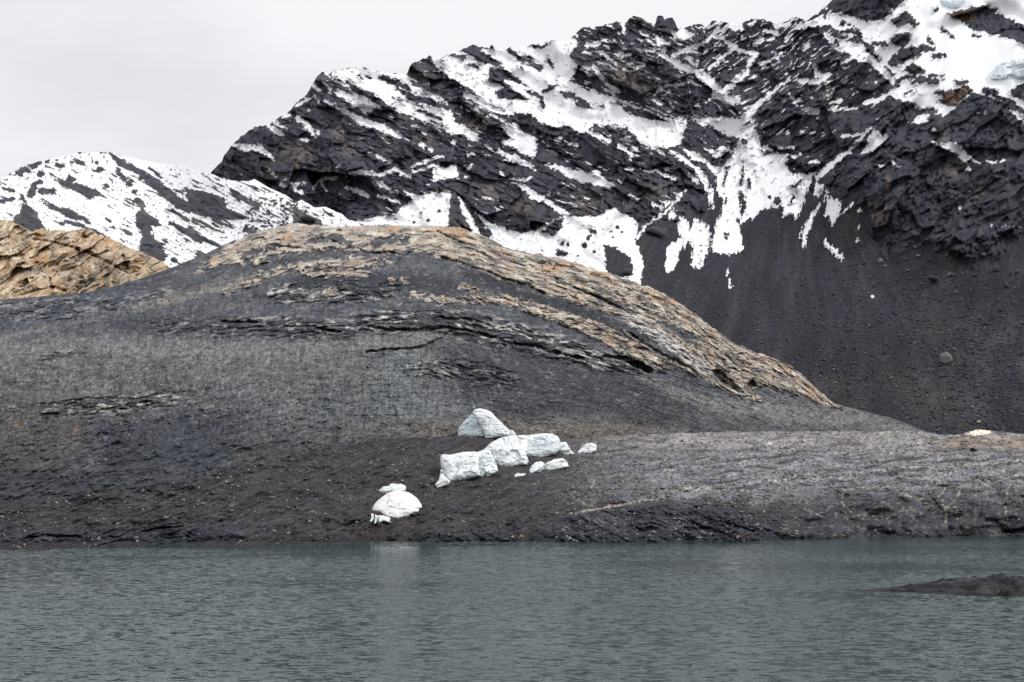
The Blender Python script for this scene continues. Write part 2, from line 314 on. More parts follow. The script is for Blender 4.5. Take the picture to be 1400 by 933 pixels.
ROCK = [
 S((521,105,3),(535,111,5),(557,120,3)), S((545,121,2.5),(560,132,4.5),(585,139,4.5),(612,147,3)), S((537,132,1),(548,137,2.2)), S((500,104,1),(507,107,1.2)), S((492,105,1),(495,109,1.2)), S((572,150,2),(590,158,2.5),(604,163,2)), S((568,140,1.6),(578,147,1.6)), S((592,166,1.2),(610,173,1.6)),
 P((632,68),(645,60),(655,67),(668,76),(680,83),(690,87),(675,89),(655,85),(640,76)), S((617,75,2.5),(634,80,3)), S((640,88,1.8),(654,91,2.6)), S((696,67,2.6),(710,80,3),(725,87,3.4),(738,94,4.5)), S((717,74,1),(727,80,1.6)),
 P((668,92),(685,95),(700,100),(722,118),(710,115),(695,108),(690,112),(705,125),(715,130),(723,136),(700,138),(680,133),(676,125),(690,118),(668,110),(668,100)), S((680,90,1.5),(688,93,2)),
 P((765,125),(780,126),(795,133),(804,141),(813,147),(799,149),(784,142),(790,138),(772,133)), S((854,149,3),(875,155,5),(895,161,4),(908,165,2)), S((834,139,1),(853,144,1.4)), S((816,143,1),(826,147,1.6)), S((725,62,2),(738,64,2.6),(750,60,2)), S((748,80,2.5),(755,90,2)), S((745,125,3),(757,118,3)), S((722,126,2.5),(740,133,3),(742,145,3)), S((712,92,1.4),(718,97,1.4)),
 S((588,78,3.2)), S((604,84,2)), S((672,64,2.6)), S((900,26,6),(902,40,7)), S((917,28,4),(924,38,4)), S((1140,96,5)),
 P((737,320),(756,302),(771,298),(765,315),(754,324),(748,317)), S((769,332,3.4)), S((776,335,2.4)), S((805,327,3),(806,323,2.6)), S((799,335,4)), S((807,316,2),(813,317,2.6)), S((770,347,5),(762,346,3)), S((764,341,1.6)),
 P((826,334),(840,338),(850,345),(862,352),(866,375),(830,385),(828,360)), P((617,262),(622,262),(634,312),(612,312)), P((636,280),(644,285),(674,322),(658,322)),
 P((885,310),(898,300),(915,306),(927,323),(915,333),(893,333),(884,322)),
 S((1017,222,1),(1014,250,2.6)), S((1012,262,3),(1017,280,5),(1013,292,3)), S((996,228,1.4),(989,250,1.6)), P((978,272),(990,268),(988,285),(976,310),(970,303),(976,285)), S((993,320,2.2),(994,327,2.4)), S((1063,275,5.5)), S((1053,270,2.5)), S((1085,256,3),(1095,247,2.5)), S((985,290,1.6),(992,270,1.4)), S((1022,246,3),(1026,256,3)), S((1086,270,3),(1078,280,3)),
 S((1018,195,4.5)),
 S((912,316,1),(925,309,2)),
 P((1130,2),(1145,-14),(1235,-30),(1236,0),(1222,8),(1212,16),(1210,28),(1185,29),(1165,23),(1150,16),(1140,14)), P((1217,27),(1228,22),(1240,15),(1257,33),(1250,40),(1243,32),(1225,37)), P((1215,58),(1225,47),(1245,45),(1243,60),(1233,65),(1222,60)), S((1193,60,2.2),(1213,61,3)), P((1212,85),(1230,68),(1260,62),(1279,64),(1276,70),(1260,72),(1255,80),(1240,82),(1228,91),(1215,90)), S((1277,77,4),(1290,76,3)),
 P((1237,98),(1245,86),(1258,90),(1267,97),(1255,103),(1245,101)), S((1250,113,4),(1262,108,4),(1280,112,4)), S((1224,111,2.6),(1250,103,3.4)), S((1270,104,3),(1281,105,2)), S((1285,106,1.5),(1291,104,2)), S((1245,123,2),(1250,124,2)), S((1240,128,2.4)), P((1285,140),(1289,133),(1297,124),(1325,116),(1331,124),(1318,136),(1303,147),(1292,144)), S((1310,112,4),(1322,113,3)), S((1280,128,3),(1290,127,4)),
 P((1293,18),(1315,15),(1330,9),(1345,9),(1362,14),(1362,18),(1385,28),(1400,35),(1420,45),(1480,80),(1480,110),(1420,72),(1400,60),(1375,52),(1355,47),(1330,40),(1315,30),(1300,22)),
 P((1380,125),(1400,112),(1420,105),(1480,110),(1480,140),(1400,138),(1382,130)), S((1348,125,4.5),(1362,127,4)), S((1360,132,3),(1380,140,4.5),(1396,153,3)), S((1300,50,3),(1304,52,2)), S((1288,42,2.4),(1296,44,2)), S((1331,49,1.5),(1340,50,1.5)), S((1268,52,2.5),(1274,60,2)), S((1280,14,3.5)), S((1152,28,2.4),(1150,36,2)), S((1178,47,2),(1165,42,3),(1150,44,2)), S((1143,55,2),(1146,62,2)),
]
def mountain():
    xs = columns(262, 1700, 272, 1412, 1.22, 9)
    yt = ip(SKY_MOUNT, xs); yt = yt + np.where((xs > 300) & (xs < 1140), pn(xs / 5.0, xs * 0 + 0.5, 3) * 1.6 + pn(xs / 2.3, xs * 0 + 2.5, 4) * 0.9, 0)
    yb = ip(CREST_HILL, xs) + 75; yb = np.maximum(yb, 345)
    X, Y = layer('mountain', xs, yt, yb, 470)
    f = tps([(0,600,470),(260,250,650),(340,250,622),(400,278,602),(480,303,575),(440,98,682),(480,160,640),(560,300,560),(720,340,535),(600,88,692),(700,150,662),(650,235,612),(760,60,700),(870,23,712),(820,120,680),(880,385,512),(830,300,560),
             (950,450,497),(1000,520,483),(1000,600,470),(1200,600,466),(1400,600,462),(1600,600,460),(1050,30,724),(930,160,668),(1040,190,662),(1040,250,636),(900,250,604),(1180,240,612),(1200,120,668),(1130,60,702),
             (1200,330,606),(1050,350,590),(1350,330,590),(1300,200,640),(1400,120,682),(1600,120,690),(1400,-40,775),(1250,-20,740),(1600,-60,790),(1600,330,585),(1200,450,538),(1400,450,530)])
    r = f(X, Y)
    mpp = 0.33
    wx = fbm(X / 60, Y / 60, 3, 20) * 9; wy = fbm(X / 60, Y / 60, 3, 25) * 9
    wsx = X + fbm(X / 9, Y / 9, 3, 30) * 3.4; wsy = Y + fbm(X / 9, Y / 9, 3, 34) * 3.0
    ms = field(wsx, wsy, SNOW); mr = field(wsx, wsy, ROCK)
    # where loose scree lies: below the crags on the right
    scl = np.interp(X, [260, 560, 640, 760, 880, 930, 985, 1040, 1100, 1160, 1185, 1200, 1260, 1330, 1400, 1500, 1700], [340, 340, 330, 330, 305, 296, 262, 262, 252, 268, 275, 335, 340, 352, 318, 300, 300])
    scree = sst(-14, 14, Y - scl + fbm(X / 26, Y / 26, 5, 40, 0.6) * 44)
    # strata dip to the right on the left crags, the other way on the right ones
    tr = sst(880, 1060, X + fbm(X / 120, Y / 120, 2, 44) * 60)
    ul, vl = rot(X + wx, Y + wy, 24); ur, vr = rot(X + wx, Y + wy, -33)
    def both(fn, s):
        a = fn(ul, vl, s); b = fn(ur, vr, s + 50)
        return np.where(tr < 0.5, a, b)
    U = np.where(tr < 0.5, ul, ur); Vv = np.where(tr < 0.5, vl, vr + 300)
    big, bv, be = facet(U / 46, Vv / 24, 1, 1.3)
    mid, mv, me_ = facet(U / 16 + 3, Vv / 7.5, 2, 1.3)
    mi2, mv2, _e = facet(U / 7.5 + 3, Vv / 4.4, 4, 1.2)
    sm, sv, se = facet(X / 5.0 + wx * 0.1, Y / 5.5 + wy * 0.1, 3, 1.2)
    flute = ridged(X / 8 + wx * 0.2, Y / 34, 3, 60)
    led = both(lambda u, v, s: ridged(u / 46, v / 9, 4, s), 70)
    hug, hv, _e = facet(U / 150 + 7, Vv / 85, 6, 1.4)
    rel = 13.0 * (hug - 0.5) + 6.0 * (big - 0.5) + 2.6 * (mid - 0.5) + 0.9 * led + 7 * fbm(X / 90, Y / 90, 3, 80)
    fine = 1.1 * (mi2 - 0.5) + 0.8 * (sm - 0.5) + 0.5 * led + 0.7 * flute + 0.35 * fbm(X / 3.2, Y / 3.2, 2, 84)
    fine = fine * (0.35 + 1.0 * sst(-0.25, 0.35, fbm(X / 70, Y / 50, 3, 86)))
    # extra snow caught on small ledges
    dens = np.interp(X, [260, 330, 450, 700, 850, 1000, 1130, 1220, 1300, 1400], [-.62, -.30, -.16, -.08, .08, 0.12, .08, -.14, -.42, -.5])
    dens = dens - sst(150, 330, Y) * 0.34 - sst(900, 1200, X) * sst(110, 210, Y) * 0.30 + 0.10 * sst(120, 20, Y)
    pl = both(lambda u, v, s: fbm(u / 17, v / 3.6, 4, s, 0.58), 90) * 1.95 + (mid - 0.5) * 0.35 + 0.55 * fbm(X / 70, Y / 50, 2, 95)
    proc = (pl - 0.52 + dens) * 8
    proc = np.minimum(proc, 3) - 14 * scree
    specks = np.where(scree < 0.5, (fbm(X / 4, Y / 3, 2, 97) - 0.42) * 7, -9) * 1.0
    edge = fbm(X / 4.5, Y / 3.5, 3, 99) * 3.4
    fanz = sst(215, 260, Y) * sst(860, 900, X)
    edge = edge + fanz * (fbm((X + 0.12 * Y) / 3.6, Y / 24, 3, 101) * 6.5 + fbm(X / 3, Y / 3, 2, 103) * 2.5 - 0.6)
    stk = both(lambda u, v, s: fbm(u / 15, v / 3.4, 4, s, 0.6), 105) * sst(240, 200, Y + 0 * X)
    m = np.maximum(ms + edge + 3.6 * stk, proc)
    rk = mr + edge - 4.0 * stk
    # small stones sticking out of the snow
    st = (both(lambda u, v, s: fbm(u / 7, v / 4.0, 3, s), 110) - 0.52 - 0.12 * fbm(X / 60, Y / 60, 2, 115)) * 9
    clean = sst(1225, 1290, X) * sst(165, 100, Y)
    m = np.minimum(m, -np.maximum(rk, st - 3.5 * clean))
    snow = np.clip(m / 0.9 + 0.5, 0, 1)
    cover = sst(-1.5, 4, m)
    # rock colour
    base = np.empty(X.shape + (3,)); base[:] = C(60, 60, 67, 1.2)
    base = paint(base, C(86, 79, 77, 1.2), 0.75 * sst(0.12, 0.5, fbm(X / 55, Y / 45, 4, 120)) * sst(0.2, 0.9, flute * 0.5 + 0.5))
    base = paint(base, C(46, 48, 55, 1.2), 0.6 * sst(0.1, 0.5, fbm(X / 40, Y / 30, 3, 125)))
    base = paint(base, C(112, 98, 92, 1.1), 0.6 * sst(0.30, 0.5, fbm(X / 30, Y / 42, 3, 130)) * sst(0.1, 0.8, flute) * (Y > 150) * (Y < 320))
    for (cx, cy, rx, ry) in ((462, 185, 10, 9), (478, 202, 9, 9), (405, 210, 22, 12), (650, 170, 18, 10), (667, 262, 12, 12), (715, 285, 14, 10), (800, 280, 22, 11), (895, 262, 20, 9), (1200, 295, 16, 12), (1335, 265, 14, 10), (1130, 130, 8, 14), (1305, 232, 14, 10), (575, 105, 12, 12), (850, 105, 30, 18)):
        g = np.exp(-((X - cx) / rx) ** 2 - ((Y - cy) / ry) ** 2)
        base = paint(base, C(118, 104, 96, 1.1), np.clip(g * 0.8 * sst(-0.3, 0.7, flute + fbm(X / 5, Y / 9, 2, 135)), 0, 0.7))
    bro = field(wsx, wsy, [P((1285,140),(1289,133),(1297,124),(1325,116),(1331,124),(1318,136),(1303,147),(1292,144)), P((1293,18),(1315,15),(1330,11),(1335,30),(1315,30)), P((1014,308),(1045,290),(1070,290),(1060,310),(1030,335),(1015,345)), P((885,310),(898,300),(915,306),(927,323),(915,333),(893,333))])
    base = paint(base, C(104, 84, 70), 0.8 * sst(-3, 3, bro))
    base *= (0.44 + 0.44 * sv + 0.28 * mv + 0.26 * mv2 + 0.22 * hv)[..., None]
    # scree colour
    rn = rnd_like(X, 5)
    scol = np.empty(X.shape + (3,)); scol[:] = C(62, 62, 70, .70)
    scol = paint(scol, C(80, 75, 76, .70), 0.8 * sst(0.0, 0.5, fbm((X + Y * 0.25) / 26, Y / 150, 4, 140)))
    scol = paint(scol, C(88, 80, 75, .70), 0.6 * sst(0.15, 0.5, fbm(X / 60, Y / 120, 3, 144)))
    scol = paint(scol, C(96, 94, 98, .7), 0.6 * sst(1180, 1380, X) * sst(400, 480, Y) * sst(-0.2, 0.4, fbm(X / 40, Y / 30, 4, 147)))
    scol = paint(scol, C(48, 48, 56, .7), 0.6 * sst(0.05, 0.4, fbm((X + Y * 0.15) / 70, Y / 90, 3, 149)))
    fan = np.exp(-((X - 1262 - (Y - 535) * 0.9) / 55) ** 2 - ((Y - 540) / 38) ** 2) + np.exp(-((X - 1160 - (Y - 330) * -0.1) / 20) ** 2 - ((Y - 310) / 35) ** 2)
    scol = paint(scol, C(98, 92, 87, .68), np.clip(fan, 0, 1) * 0.6)
    an = np.arctan2(X - 1075, np.maximum(Y - 130, 5)); run = fbm(an * 26 + 0.5 * fbm(X / 40, Y / 40, 2, 145), np.hypot(X - 1075, Y - 130) / 90, 4, 146); scol *= (1 + 0.5 * run)[..., None]
    scol *= (0.66 + 0.62 * rn ** 1.5 + 0.35 * fbm(X / 3, Y / 3, 2, 148))[..., None]
    base = lerp(base, scol, scree[..., None])
    snowc = np.empty(X.shape + (3,)); snowc[:] = (0.90, 0.91, 0.93)
    dirty = sst(0.15, 0.5, fbm(X / 12, Y / 12, 4, 150)) * sst(290, 330, Y) * 0.22
    snowc = paint(snowc, (0.62, 0.63, 0.65), dirty)
    colr = base
    # relief
    srel = 0.8 * smooth2(rel, 24) + 0.3 * fbm(X / 24, Y / 18, 2, 160) - 1.2
    rel = lerp(rel, srel, cover)
    fine = fine * (1 - cover) * (1 - scree) + scree * (1 - cover) * (0.22 * (rn - 0.5) + 0.5 * fbm(X / 5, Y / 5, 3, 165))
    screl = 1.2 * fbm((X + Y * 0.25) / 30, Y / 160, 3, 140) + 3 * fbm(X / 90, Y / 90, 3, 80)
    rel = lerp(rel, screl, scree * (1 - 0.3 * cover))
    fade = sst(0, 14, Y - ip(SKY_MOUNT, X)) * 0.6 + 0.4
    r = r - rel * fade
    o = finish('mountain', X, Y, r, colr, M_mount, fine * fade, 1.15, m, snowc)
    tag(o, 'steep dark rocky mountain streaked with snow above a black scree slope', 'mountain', kind='structure')
mountain()

# ------------------------------------------------------------------ snowy ridge on the left
RROCK = [
 S((150,208,1),(163,221,3.5),(185,233,4.5),(205,247,5.5),(225,262,8),(245,279,7),(262,285,6),(284,291,5),(310,297,3)), P((252,256),(280,262),(306,272),(310,285),(340,300),(300,299),(270,290),(258,280)),
 S((316,262,2),(330,271,4),(353,283,3)), P((400,291),(407,285),(425,294),(438,302),(440,314),(402,314)), P((331,318),(336,306),(343,316)), S((232,305,1.5),(250,315,4.5),(270,325,5),(288,333,3),(302,337,1)),
 P((178,277),(188,270),(197,280),(198,290),(213,300),(220,308),(205,312),(210,325),(220,335),(228,350),(222,362),(205,352),(192,342),(194,320),(185,305),(187,292),(195,285)),
 S((76,245,1.5),(86,250,2.6)), P((86,252),(90,246),(94,240),(103,245),(100,250),(115,254),(137,263),(133,269),(122,272),(110,265),(98,260)), S((55,274,1.3),(75,284,3),(100,295,3.6),(122,302,2)), S((85,305,2.6),(105,306,2),(118,312,3),(135,320,2),(150,327,1.4)),
 P((16,305),(28,290),(33,278),(25,270),(30,267),(38,280),(50,292),(55,303),(62,315),(45,322),(20,316)), S((26,236,4),(36,232,5)), S((44,228,3.5),(52,223,4)), S((56,238,4)), S((42,265,5),(46,257,4)), S((58,260,5),(73,262,2.4)), S((78,225,2.6),(87,227,2.6)), S((97,221,2),(112,225,2.6)), S((127,233,2),(137,233,3.6)), S((145,255,3.5)), S((48,252,3),(56,249,1.5)), S((6,258,1),(17,261,1.6)), S((0,275,3),(18,273,2.4)), S((64,220,3)), S((108,209,2.5)), S((118,231,1.4)), S((132,222,1.6)),
 S((163,237,3),(170,246,3)), S((176,252,4)), S((162,232,3.5)), S((184,262,2.6)), S((205,230,1),(220,244,1.2)), S((172,274,1.6),(178,276,2)), S((145,298,1),(151,303,2)), S((155,310,1.6)), S((175,320,2.6)), S((238,356,4)), S((240,262,1.4),(262,262,1.4)), S((228,285,1.2),(255,300,3)), S((262,300,1.4),(290,312,2.2)), S((290,300,1.4),(318,312,1.6)),
]
def ridge():
    xs = columns(-400, 600, -30, 500, 1.2, 9)
    yt = ip(SKY_RIDGE, xs) + pn(xs / 4.0, xs * 0 + 8.5, 3) * 0.8 * (xs < 300)
    X, Y = layer('snow_ridge', xs, yt, np.full(len(xs), 410.0), 165)
    f = tps([(-300,280,700),(0,244,712),(150,208,752),(220,224,720),(290,238,640),(340,248,608),(400,275,584),(480,303,556),(600,320,540),(0,320,590),(150,340,560),(300,300,590),(230,365,545),(0,410,500),(300,410,500),(500,410,490),(-300,410,500),(180,280,640),(60,270,660)])
    r = f(X, Y)
    wsx = X + fbm(X / 8, Y / 8, 3, 230) * 2.6; wsy = Y + fbm(X / 8, Y / 8, 3, 234) * 2.2
    mr = field(wsx, wsy, RROCK)
    u, v = rot(X, Y, 27)
    stre = fbm(u / 26, v / 3.2, 4, 240, 0.55)
    bias = np.interp(X, [-50, 130, 190, 260, 330, 420, 500], [-.12, -.14, -.08, .02, .04, -.04, -.16]) + 0.22 * fbm(X / 50, Y / 40, 2, 245) - 0.16 * sst(250, 225, Y) * (X > 170)
    proc = (stre * 1.6 - 0.32 + bias) * 9
    sky_d = Y - ip(SKY_RIDGE, X)
    spk = (fbm(X / 4, Y / 3.4, 2, 247) - 0.36 + 0.16 * np.exp(-sky_d / 12.0) * (X < 150) - 0.5 * np.clip(-bias - 0.1, 0, 1)) * 8
    spk = np.where((X > 335) & (X < 408) & (Y > 270), (fbm(X / 4.5, Y / 3.5, 3, 248) - 0.10 + 0.5 * fbm(X / 16, Y / 12, 2, 246)) * 8, spk)
    k = np.maximum(np.maximum(mr + fbm(X / 4, Y / 3, 3, 249) * 2.0 + 7.0 * stre + 0.8, proc), spk)
    rock = np.clip(k / 1.3 + 0.5, 0, 1)
    h, val, e = facet(u / 9, v / 5, 251, 1.2)
    base = np.empty(X.shape + (3,)); base[:] = C(72, 72, 78)
    base = paint(base, C(98, 92, 88), sst(-0.1, 0.4, fbm(X / 40, Y / 30, 3, 255)) * sst(240, 300, Y))
    base *= (0.65 + 0.6 * val)[..., None]
    sn = np.empty(X.shape + (3,)); sn[:] = (0.90, 0.91, 0.93)
    colr = base
    rel = 3 * fbm(X / 70, Y / 60, 3, 260) + 0.3 * fbm(X / 18, Y / 14, 2, 264)
    fine = sst(-3, 3, k) * (0.6 + 1.4 * (h - 0.3) + 0.7 * ridged(u / 30, v / 5, 3, 262))
    fade = sst(0, 12, Y - ip(SKY_RIDGE, X)) * 0.7 + 0.3
    o = finish('snow_ridge', X, Y, r - rel * fade, colr, M_mount, fine * fade, 1.2, -k, sn)
    tag(o, 'lower snow covered ridge with dark rock stripes left of the mountain', 'ridge', kind='structure')
ridge()

# ------------------------------------------------------------------ ochre outcrop behind the hill on the left
def outcrop():
    xs = columns(-400, 300, -30, 262, 1.15, 8)
    yt = ip(SKY_OUT, xs) + pn(xs / 7.0, xs * 0 + 4.5, 9) * 2.0 + pn(xs / 2.6, xs * 0 + 4.5, 10) * 1.0
    X, Y = layer('rock_outcrop', xs, yt, ip(CREST_HILL, xs) + 26, 135)
    f = tps([(-300,305,345),(0,302,345),(110,312,340),(225,362,318),(300,392,312),(0,360,322),(100,360,318),(0,430,292),(120,430,288),(250,400,290),(-300,430,292)])
    r = f(X, Y)
    u, v = rot(X + fbm(X / 30, Y / 30, 2, 300) * 8, Y + fbm(X / 30, Y / 30, 2, 302) * 8, -32)
    h1, v1, e1 = facet(u / 44, v / 11, 310, 1.2); h2, v2, e2 = facet(u / 18, v / 4.2, 311, 1.2); h3, v3, e3 = facet(X / 4.2, Y / 4.2, 312, 1.2)
    rg = ridged(u / 60, v / 7, 4, 320)
    rel = 4.5 * (h1 - 0.5) + 4.5 * fbm(X / 60, Y / 40, 3, 322)
    fine = 0.9 * (h2 - 0.5) + 0.4 * (h3 - 0.5) + 0.9 * rg + 0.3 * fbm(X / 4, Y / 3, 2, 326)
    ck = [S((45,327,.5),(80,333,1.2),(120,345,1.6),(150,360,1.8),(172,372,1)), S((68,380,1),(70,392,1.6),(90,398,1.4)), S((100,315,1.2),(120,325,1.5),(105,322,1)), S((168,350,1.6),(175,368,2.4))]
    cf = field(X + fbm(X / 10, Y / 10, 2, 325) * 3, Y, ck)
    rel -= 2.2 * sst(-1.5, 1.2, cf + 1.5 * fbm(X / 9, Y / 9, 2, 329))
    base = np.empty(X.shape + (3,)); base[:] = C(190, 166, 138, 1.0)
    base = paint(base, C(226, 212, 190, 1.0), 0.9 * sst(-0.1, 0.4, fbm(u / 16, v / 6, 4, 330)))
    base = paint(base, C(188, 142, 98, 1.0), 0.8 * sst(0.12, 0.5, fbm(X / 34, Y / 26, 4, 334)))
    base = paint(base, C(172, 134, 118, 1.0), 0.7 * sst(0.2, 0.5, fbm(X / 30, Y / 22, 3, 337)) * (Y < 350))
    base = paint(base, C(126, 118, 110, 1.0), 0.85 * sst(0.08, 0.45, fbm(X / 24, Y / 18, 4, 340)))
    g = np.exp(-((X - 135) / 42) ** 2 - ((Y - 380) / 22) ** 2); base = paint(base, C(112, 104, 94, 1.0), np.clip(g * 1.1 * sst(-0.4, 0.3, fbm(X / 6, Y / 22, 3, 343)), 0, 0.9))
    base *= (0.74 + 0.24 * v1 + 0.26 * v2)[..., None]
    fade = sst(0, 10, Y - ip(SKY_OUT, X)) * 0.6 + 0.4
    o = finish('rock_outcrop', X, Y, r - rel * fade, base, M_out, fine * fade, 1.3, back=((3, 0.4), (10, 3), (30, 16), (60, 40))) #=((3, 0.4), (10, 3), (30, 16), (60, 40)))
    tag(o, 'ochre and cream fractured rock outcrop behind the dark hill shoulder', 'outcrop', kind='structure')
outcrop()

# ------------------------------------------------------------------ the worn bedrock hill
CRACK = [S((300,441,1.2),(320,441,1.6),(351,440,1.6)), S((385,447,1),(420,446,1.2),(467,455,1.6)), S((500,445,2),(530,451,2.6),(568,453,3),(600,449,2.4),(614,449,2),(640,453,1.6),(667,459,2.2)), S((667,459,2),(697,470,1.8),(731,473,2.2),(753,481,2),(796,490,2.2)), S((800,484,2.2),(825,495,3)), S((826,488,2.5),(860,492,4),(890,508,3.4)),
    S((605,353,1.2),(640,364,1.4),(676,374,1.6),(690,383,2.2),(723,390,2.4),(742,401,1.6)), S((600,318,1.6),(620,328,1.6),(650,337,1.6)), S((785,394,1),(820,408,1.8),(860,428,1.4)), S((860,455,1.4),(893,478,2),(920,492,2.6),(950,508,2.2)), S((500,482,1),(530,478,.8),(575,476,.6)), S((560,478,1),(590,470,1.6),(618,452,1.6)), S((676,462,1.6),(690,474,1.6)), S((370,335,1),(410,340,1.4)), S((355,361,1.5),(368,360,1.2)), S((540,362,1),(560,345,1)), S((455,330,.8),(500,345,1.2),(545,347,1.2))]
CAVE = [P((970,506),(984,505),(1000,519),(1013,530),(1010,538),(990,528),(978,518)), P((1014,532),(1030,517),(1036,528),(1020,536)), P((850,494),(875,494),(893,505),(888,512),(868,503))]
TAN = [P((610,300),(640,308),(690,334),(760,348),(850,376),(920,402),(970,440),(1030,476),(1085,498),(1150,556),(1130,556),(1099,541),(1063,532),(1048,524),(1034,531),(1012,537),(980,527),(966,517),(936,503),(893,478),(852,452),(847,435),(834,428),(813,426),(774,419),(742,402),(723,389),(688,382),(676,374),(603,352),(560,339),(540,345),(500,342),(470,348),(430,345),(400,345),(370,350),(340,356),(300,362),(265,372),(300,345),(335,318),(380,300),(560,302)),
       S((688,408,4),(731,421,6),(774,436,7),(817,452,9),(868,480,9),(912,502,5)), S((400,365,4),(430,362,6),(480,358,7),(525,360,6)), S((420,374,4),(500,375,5)), S((310,398,3),(350,382,4),(392,366,3)), S((352,358,4),(364,359,3)), S((550,382,4)), S((630,390,3),(652,398,3)), S((535,385,3),(545,388,2)), S((445,400,5),(460,399,4)), S((560,404,2),(600,410,4),(690,410,3)), S((1000,535,1),(1040,545,3))]
DARKGAP = [S((620,362,3),(690,395,7),(760,413,9),(800,425,8),(840,437,8),(890,470,6),(930,492,5)), S((785,392,2),(815,405,4),(850,420,5),(870,430,3)), S((900,440,3),(925,452,6),(950,474,4)), S((940,458,7),(955,462,4)), S((395,352,4),(450,345,6),(480,347,5)), S((420,330,3),(455,325,5),(480,333,4)), S((330,350,4),(380,335,3)), S((560,350,8),(600,360,8),(640,372,6)), S((510,335,6),(540,325,5),(555,330,4)), S((505,355,3),(540,362,3)), S((740,360,3),(760,360,3)), S((1040,532,4),(1080,540,5))]
def smooth1(a, k):
    for _ in range(k): a = np.r_[a[0], (a[:-2] + 2 * a[1:-1] + a[2:]) / 4, a[-1]]
    return a
def hill():
    xs = columns(-400, 1700, -40, 1300, 1.28, 9)
    cr_ = ip(CREST_HILL, xs); rough = sst(300, 360, xs) * sst(1150, 1120, xs)
    yt = cr_ + pn(xs / 9.0, xs * 0 + 1.5, 13) * 1.6 * rough + pn(xs / 3.0, xs * 0 + 1.5, 14) * 1.3 * rough + pn(xs / 14, xs * 0 + .5, 15) * 0.6
    X, Y = layer('hill', xs, yt, np.maximum(ip(LINE_MOR, xs) + 30, cr_ + 6), 440)
    f = tps([(-300,740,143),(0,740,143),(0,650,164),(0,550,190),(0,480,213),(0,408,258),(-300,420,258),(-300,550,190),(250,740,144),(250,650,163),(250,550,190),(250,470,215),(250,360,272),(500,740,148),(500,600,186),(500,560,194),(500,475,214),(500,450,222),(500,400,240),(500,350,266),(500,309,300),
             (650,620,190),(650,560,205),(650,470,227),(650,400,252),(650,318,296),(800,600,208),(800,540,223),(800,480,243),(800,430,257),(800,364,288),(1050,640,218),(1050,590,238),(1050,540,254),(1050,488,272),(1140,600,246),(1140,554,270),(1260,600,262),(1260,589,272),(1400,640,262),(1700,660,262),(900,600,222),(900,500,246)])
    r = f(X, Y)
    crest = ip(CREST_HILL, X)
    wx = fbm(X / 50, Y / 50, 3, 400) * 8; wy = fbm(X / 50, Y / 50, 3, 404) * 6
    bed = Y - 0.62 * np.interp(X, [-400, 0, 200, 420, 600, 800, 1000, 1140, 1300], [430, 415, 385, 325, 325, 375, 470, 560, 600]) + wy
    wsx = X + fbm(X / 12, Y / 12, 3, 410) * 4; wsy = Y + fbm(X / 12, Y / 12, 3, 414) * 3.4
    t0 = field(wsx, wsy, TAN); dg = field(wsx, wsy, DARKGAP)
    u35, v35 = rot(X + wx, Y + wy, np.float64(0)) if False else (X + wx, bed)
    # patches: solid tan on the right, broken by dark wash on the left
    streak = fbm((X - Y * 0.8) / 16, (Y + X * 0.35) / 6, 4, 420, 0.55)
    solid = sst(560, 660, X)
    tt = np.minimum(t0, -dg) + fbm(X / 6, Y / 4, 3, 424) * 3.2 + lerp((streak * 1.7 - 0.02) * 9, streak * 3.0 + 1.5, solid)
    tt = np.where(t0 < -7, -9, tt)
    tt += (rnd_like(X, 31) - 0.5) * 2.5 + fbm(X / 3.2, Y / 2.4, 2, 426) * 4
    tan = np.clip(tt / 3.4 + 0.5, 0, 1)
    # relief
    uj, vj = rot(X, Y, 34)
    bc = Y - np.interp(X, np.arange(-400, 1800, 20), smooth1(ip(CREST_HILL, np.arange(-400, 1800, 20)), 4))
    h1, v1, e1 = facet(X / 15 + wx * 0.04 + bc / 30, bc / 6.5 + wy * 0.05, 430, 1.1)
    h2, v2, e2 = facet(X / 5.5 + bc / 12 + wx * 0.1, bc / 3.2 + wy * 0.1, 431, 1.1)
    hb, vb, eb = facet(X / 26 + wx * 0.05, bed / 4.6, 432, 1.0)
    hb2, vb2, eb2 = facet(X / 9 + 3, bed / 2.6, 433, 1.0)
    led = [S((215,445,8),(300,447,12),(400,448,14),(470,452,12),(520,438,16),(600,438,18),(680,455,20),(740,470,18),(800,488,14),(870,505,7)), S((-60,425,14),(60,425,16),(150,415,10),(230,405,8)), S((60,560,8),(110,556,10),(170,552,12),(235,543,8)), S((380,400,14),(470,400,16),(540,395,10)), S((60,490,5),(120,478,4)), S((560,505,10),(640,505,14),(700,520,10))]
    lf = sst(-8, 6, field(wsx, wsy, led))
    wash = ridged(X / 7 + fbm(X / 30, Y / 30, 2, 440) * 2.5, Y / 46 + wx * 0.05, 3, 441)
    wz = sst(470, 520, Y) * sst(640, 560, Y) * sst(760, 640, X) + sst(495, 520, Y) * sst(575, 545, Y) * sst(330, 250, X)
    wz = np.clip(wz, 0, 1)
    lump = fbm(X / 22, Y / 12, 4, 450); fine = fbm(X / 3.5, Y / 2.6, 3, 455)
    u2, v2_ = rot(X, Y, -24); diag = ridged(u2 / 44, v2_ / 6, 4, 460)
    lower = sst(560, 640, Y) * sst(760, 640, X)
    rel = 3.0 * fbm(X / 120, Y / 80, 3, 465)
    h3, v3, e3 = facet(X / 3.4, Y / 2.2, 434, 1.2)
    fine = 0.35 * lump + 0.10 * fine + 0.08 * (h3 - 0.5) + 0.45 * fbm(X / 130, bed / 8, 5, 466, 0.6)
    fine += tan * (0.62 * (h1 - 0.3) + 0.30 * (h2 - 0.5) + 0.10 * (h3 - 0.5) + 0.20)
    fine += lf * (0.55 * (hb - 0.4) + 0.34 * (hb2 - 0.5) + 0.16 * ridged(X / 30, bed / 3, 3, 467))
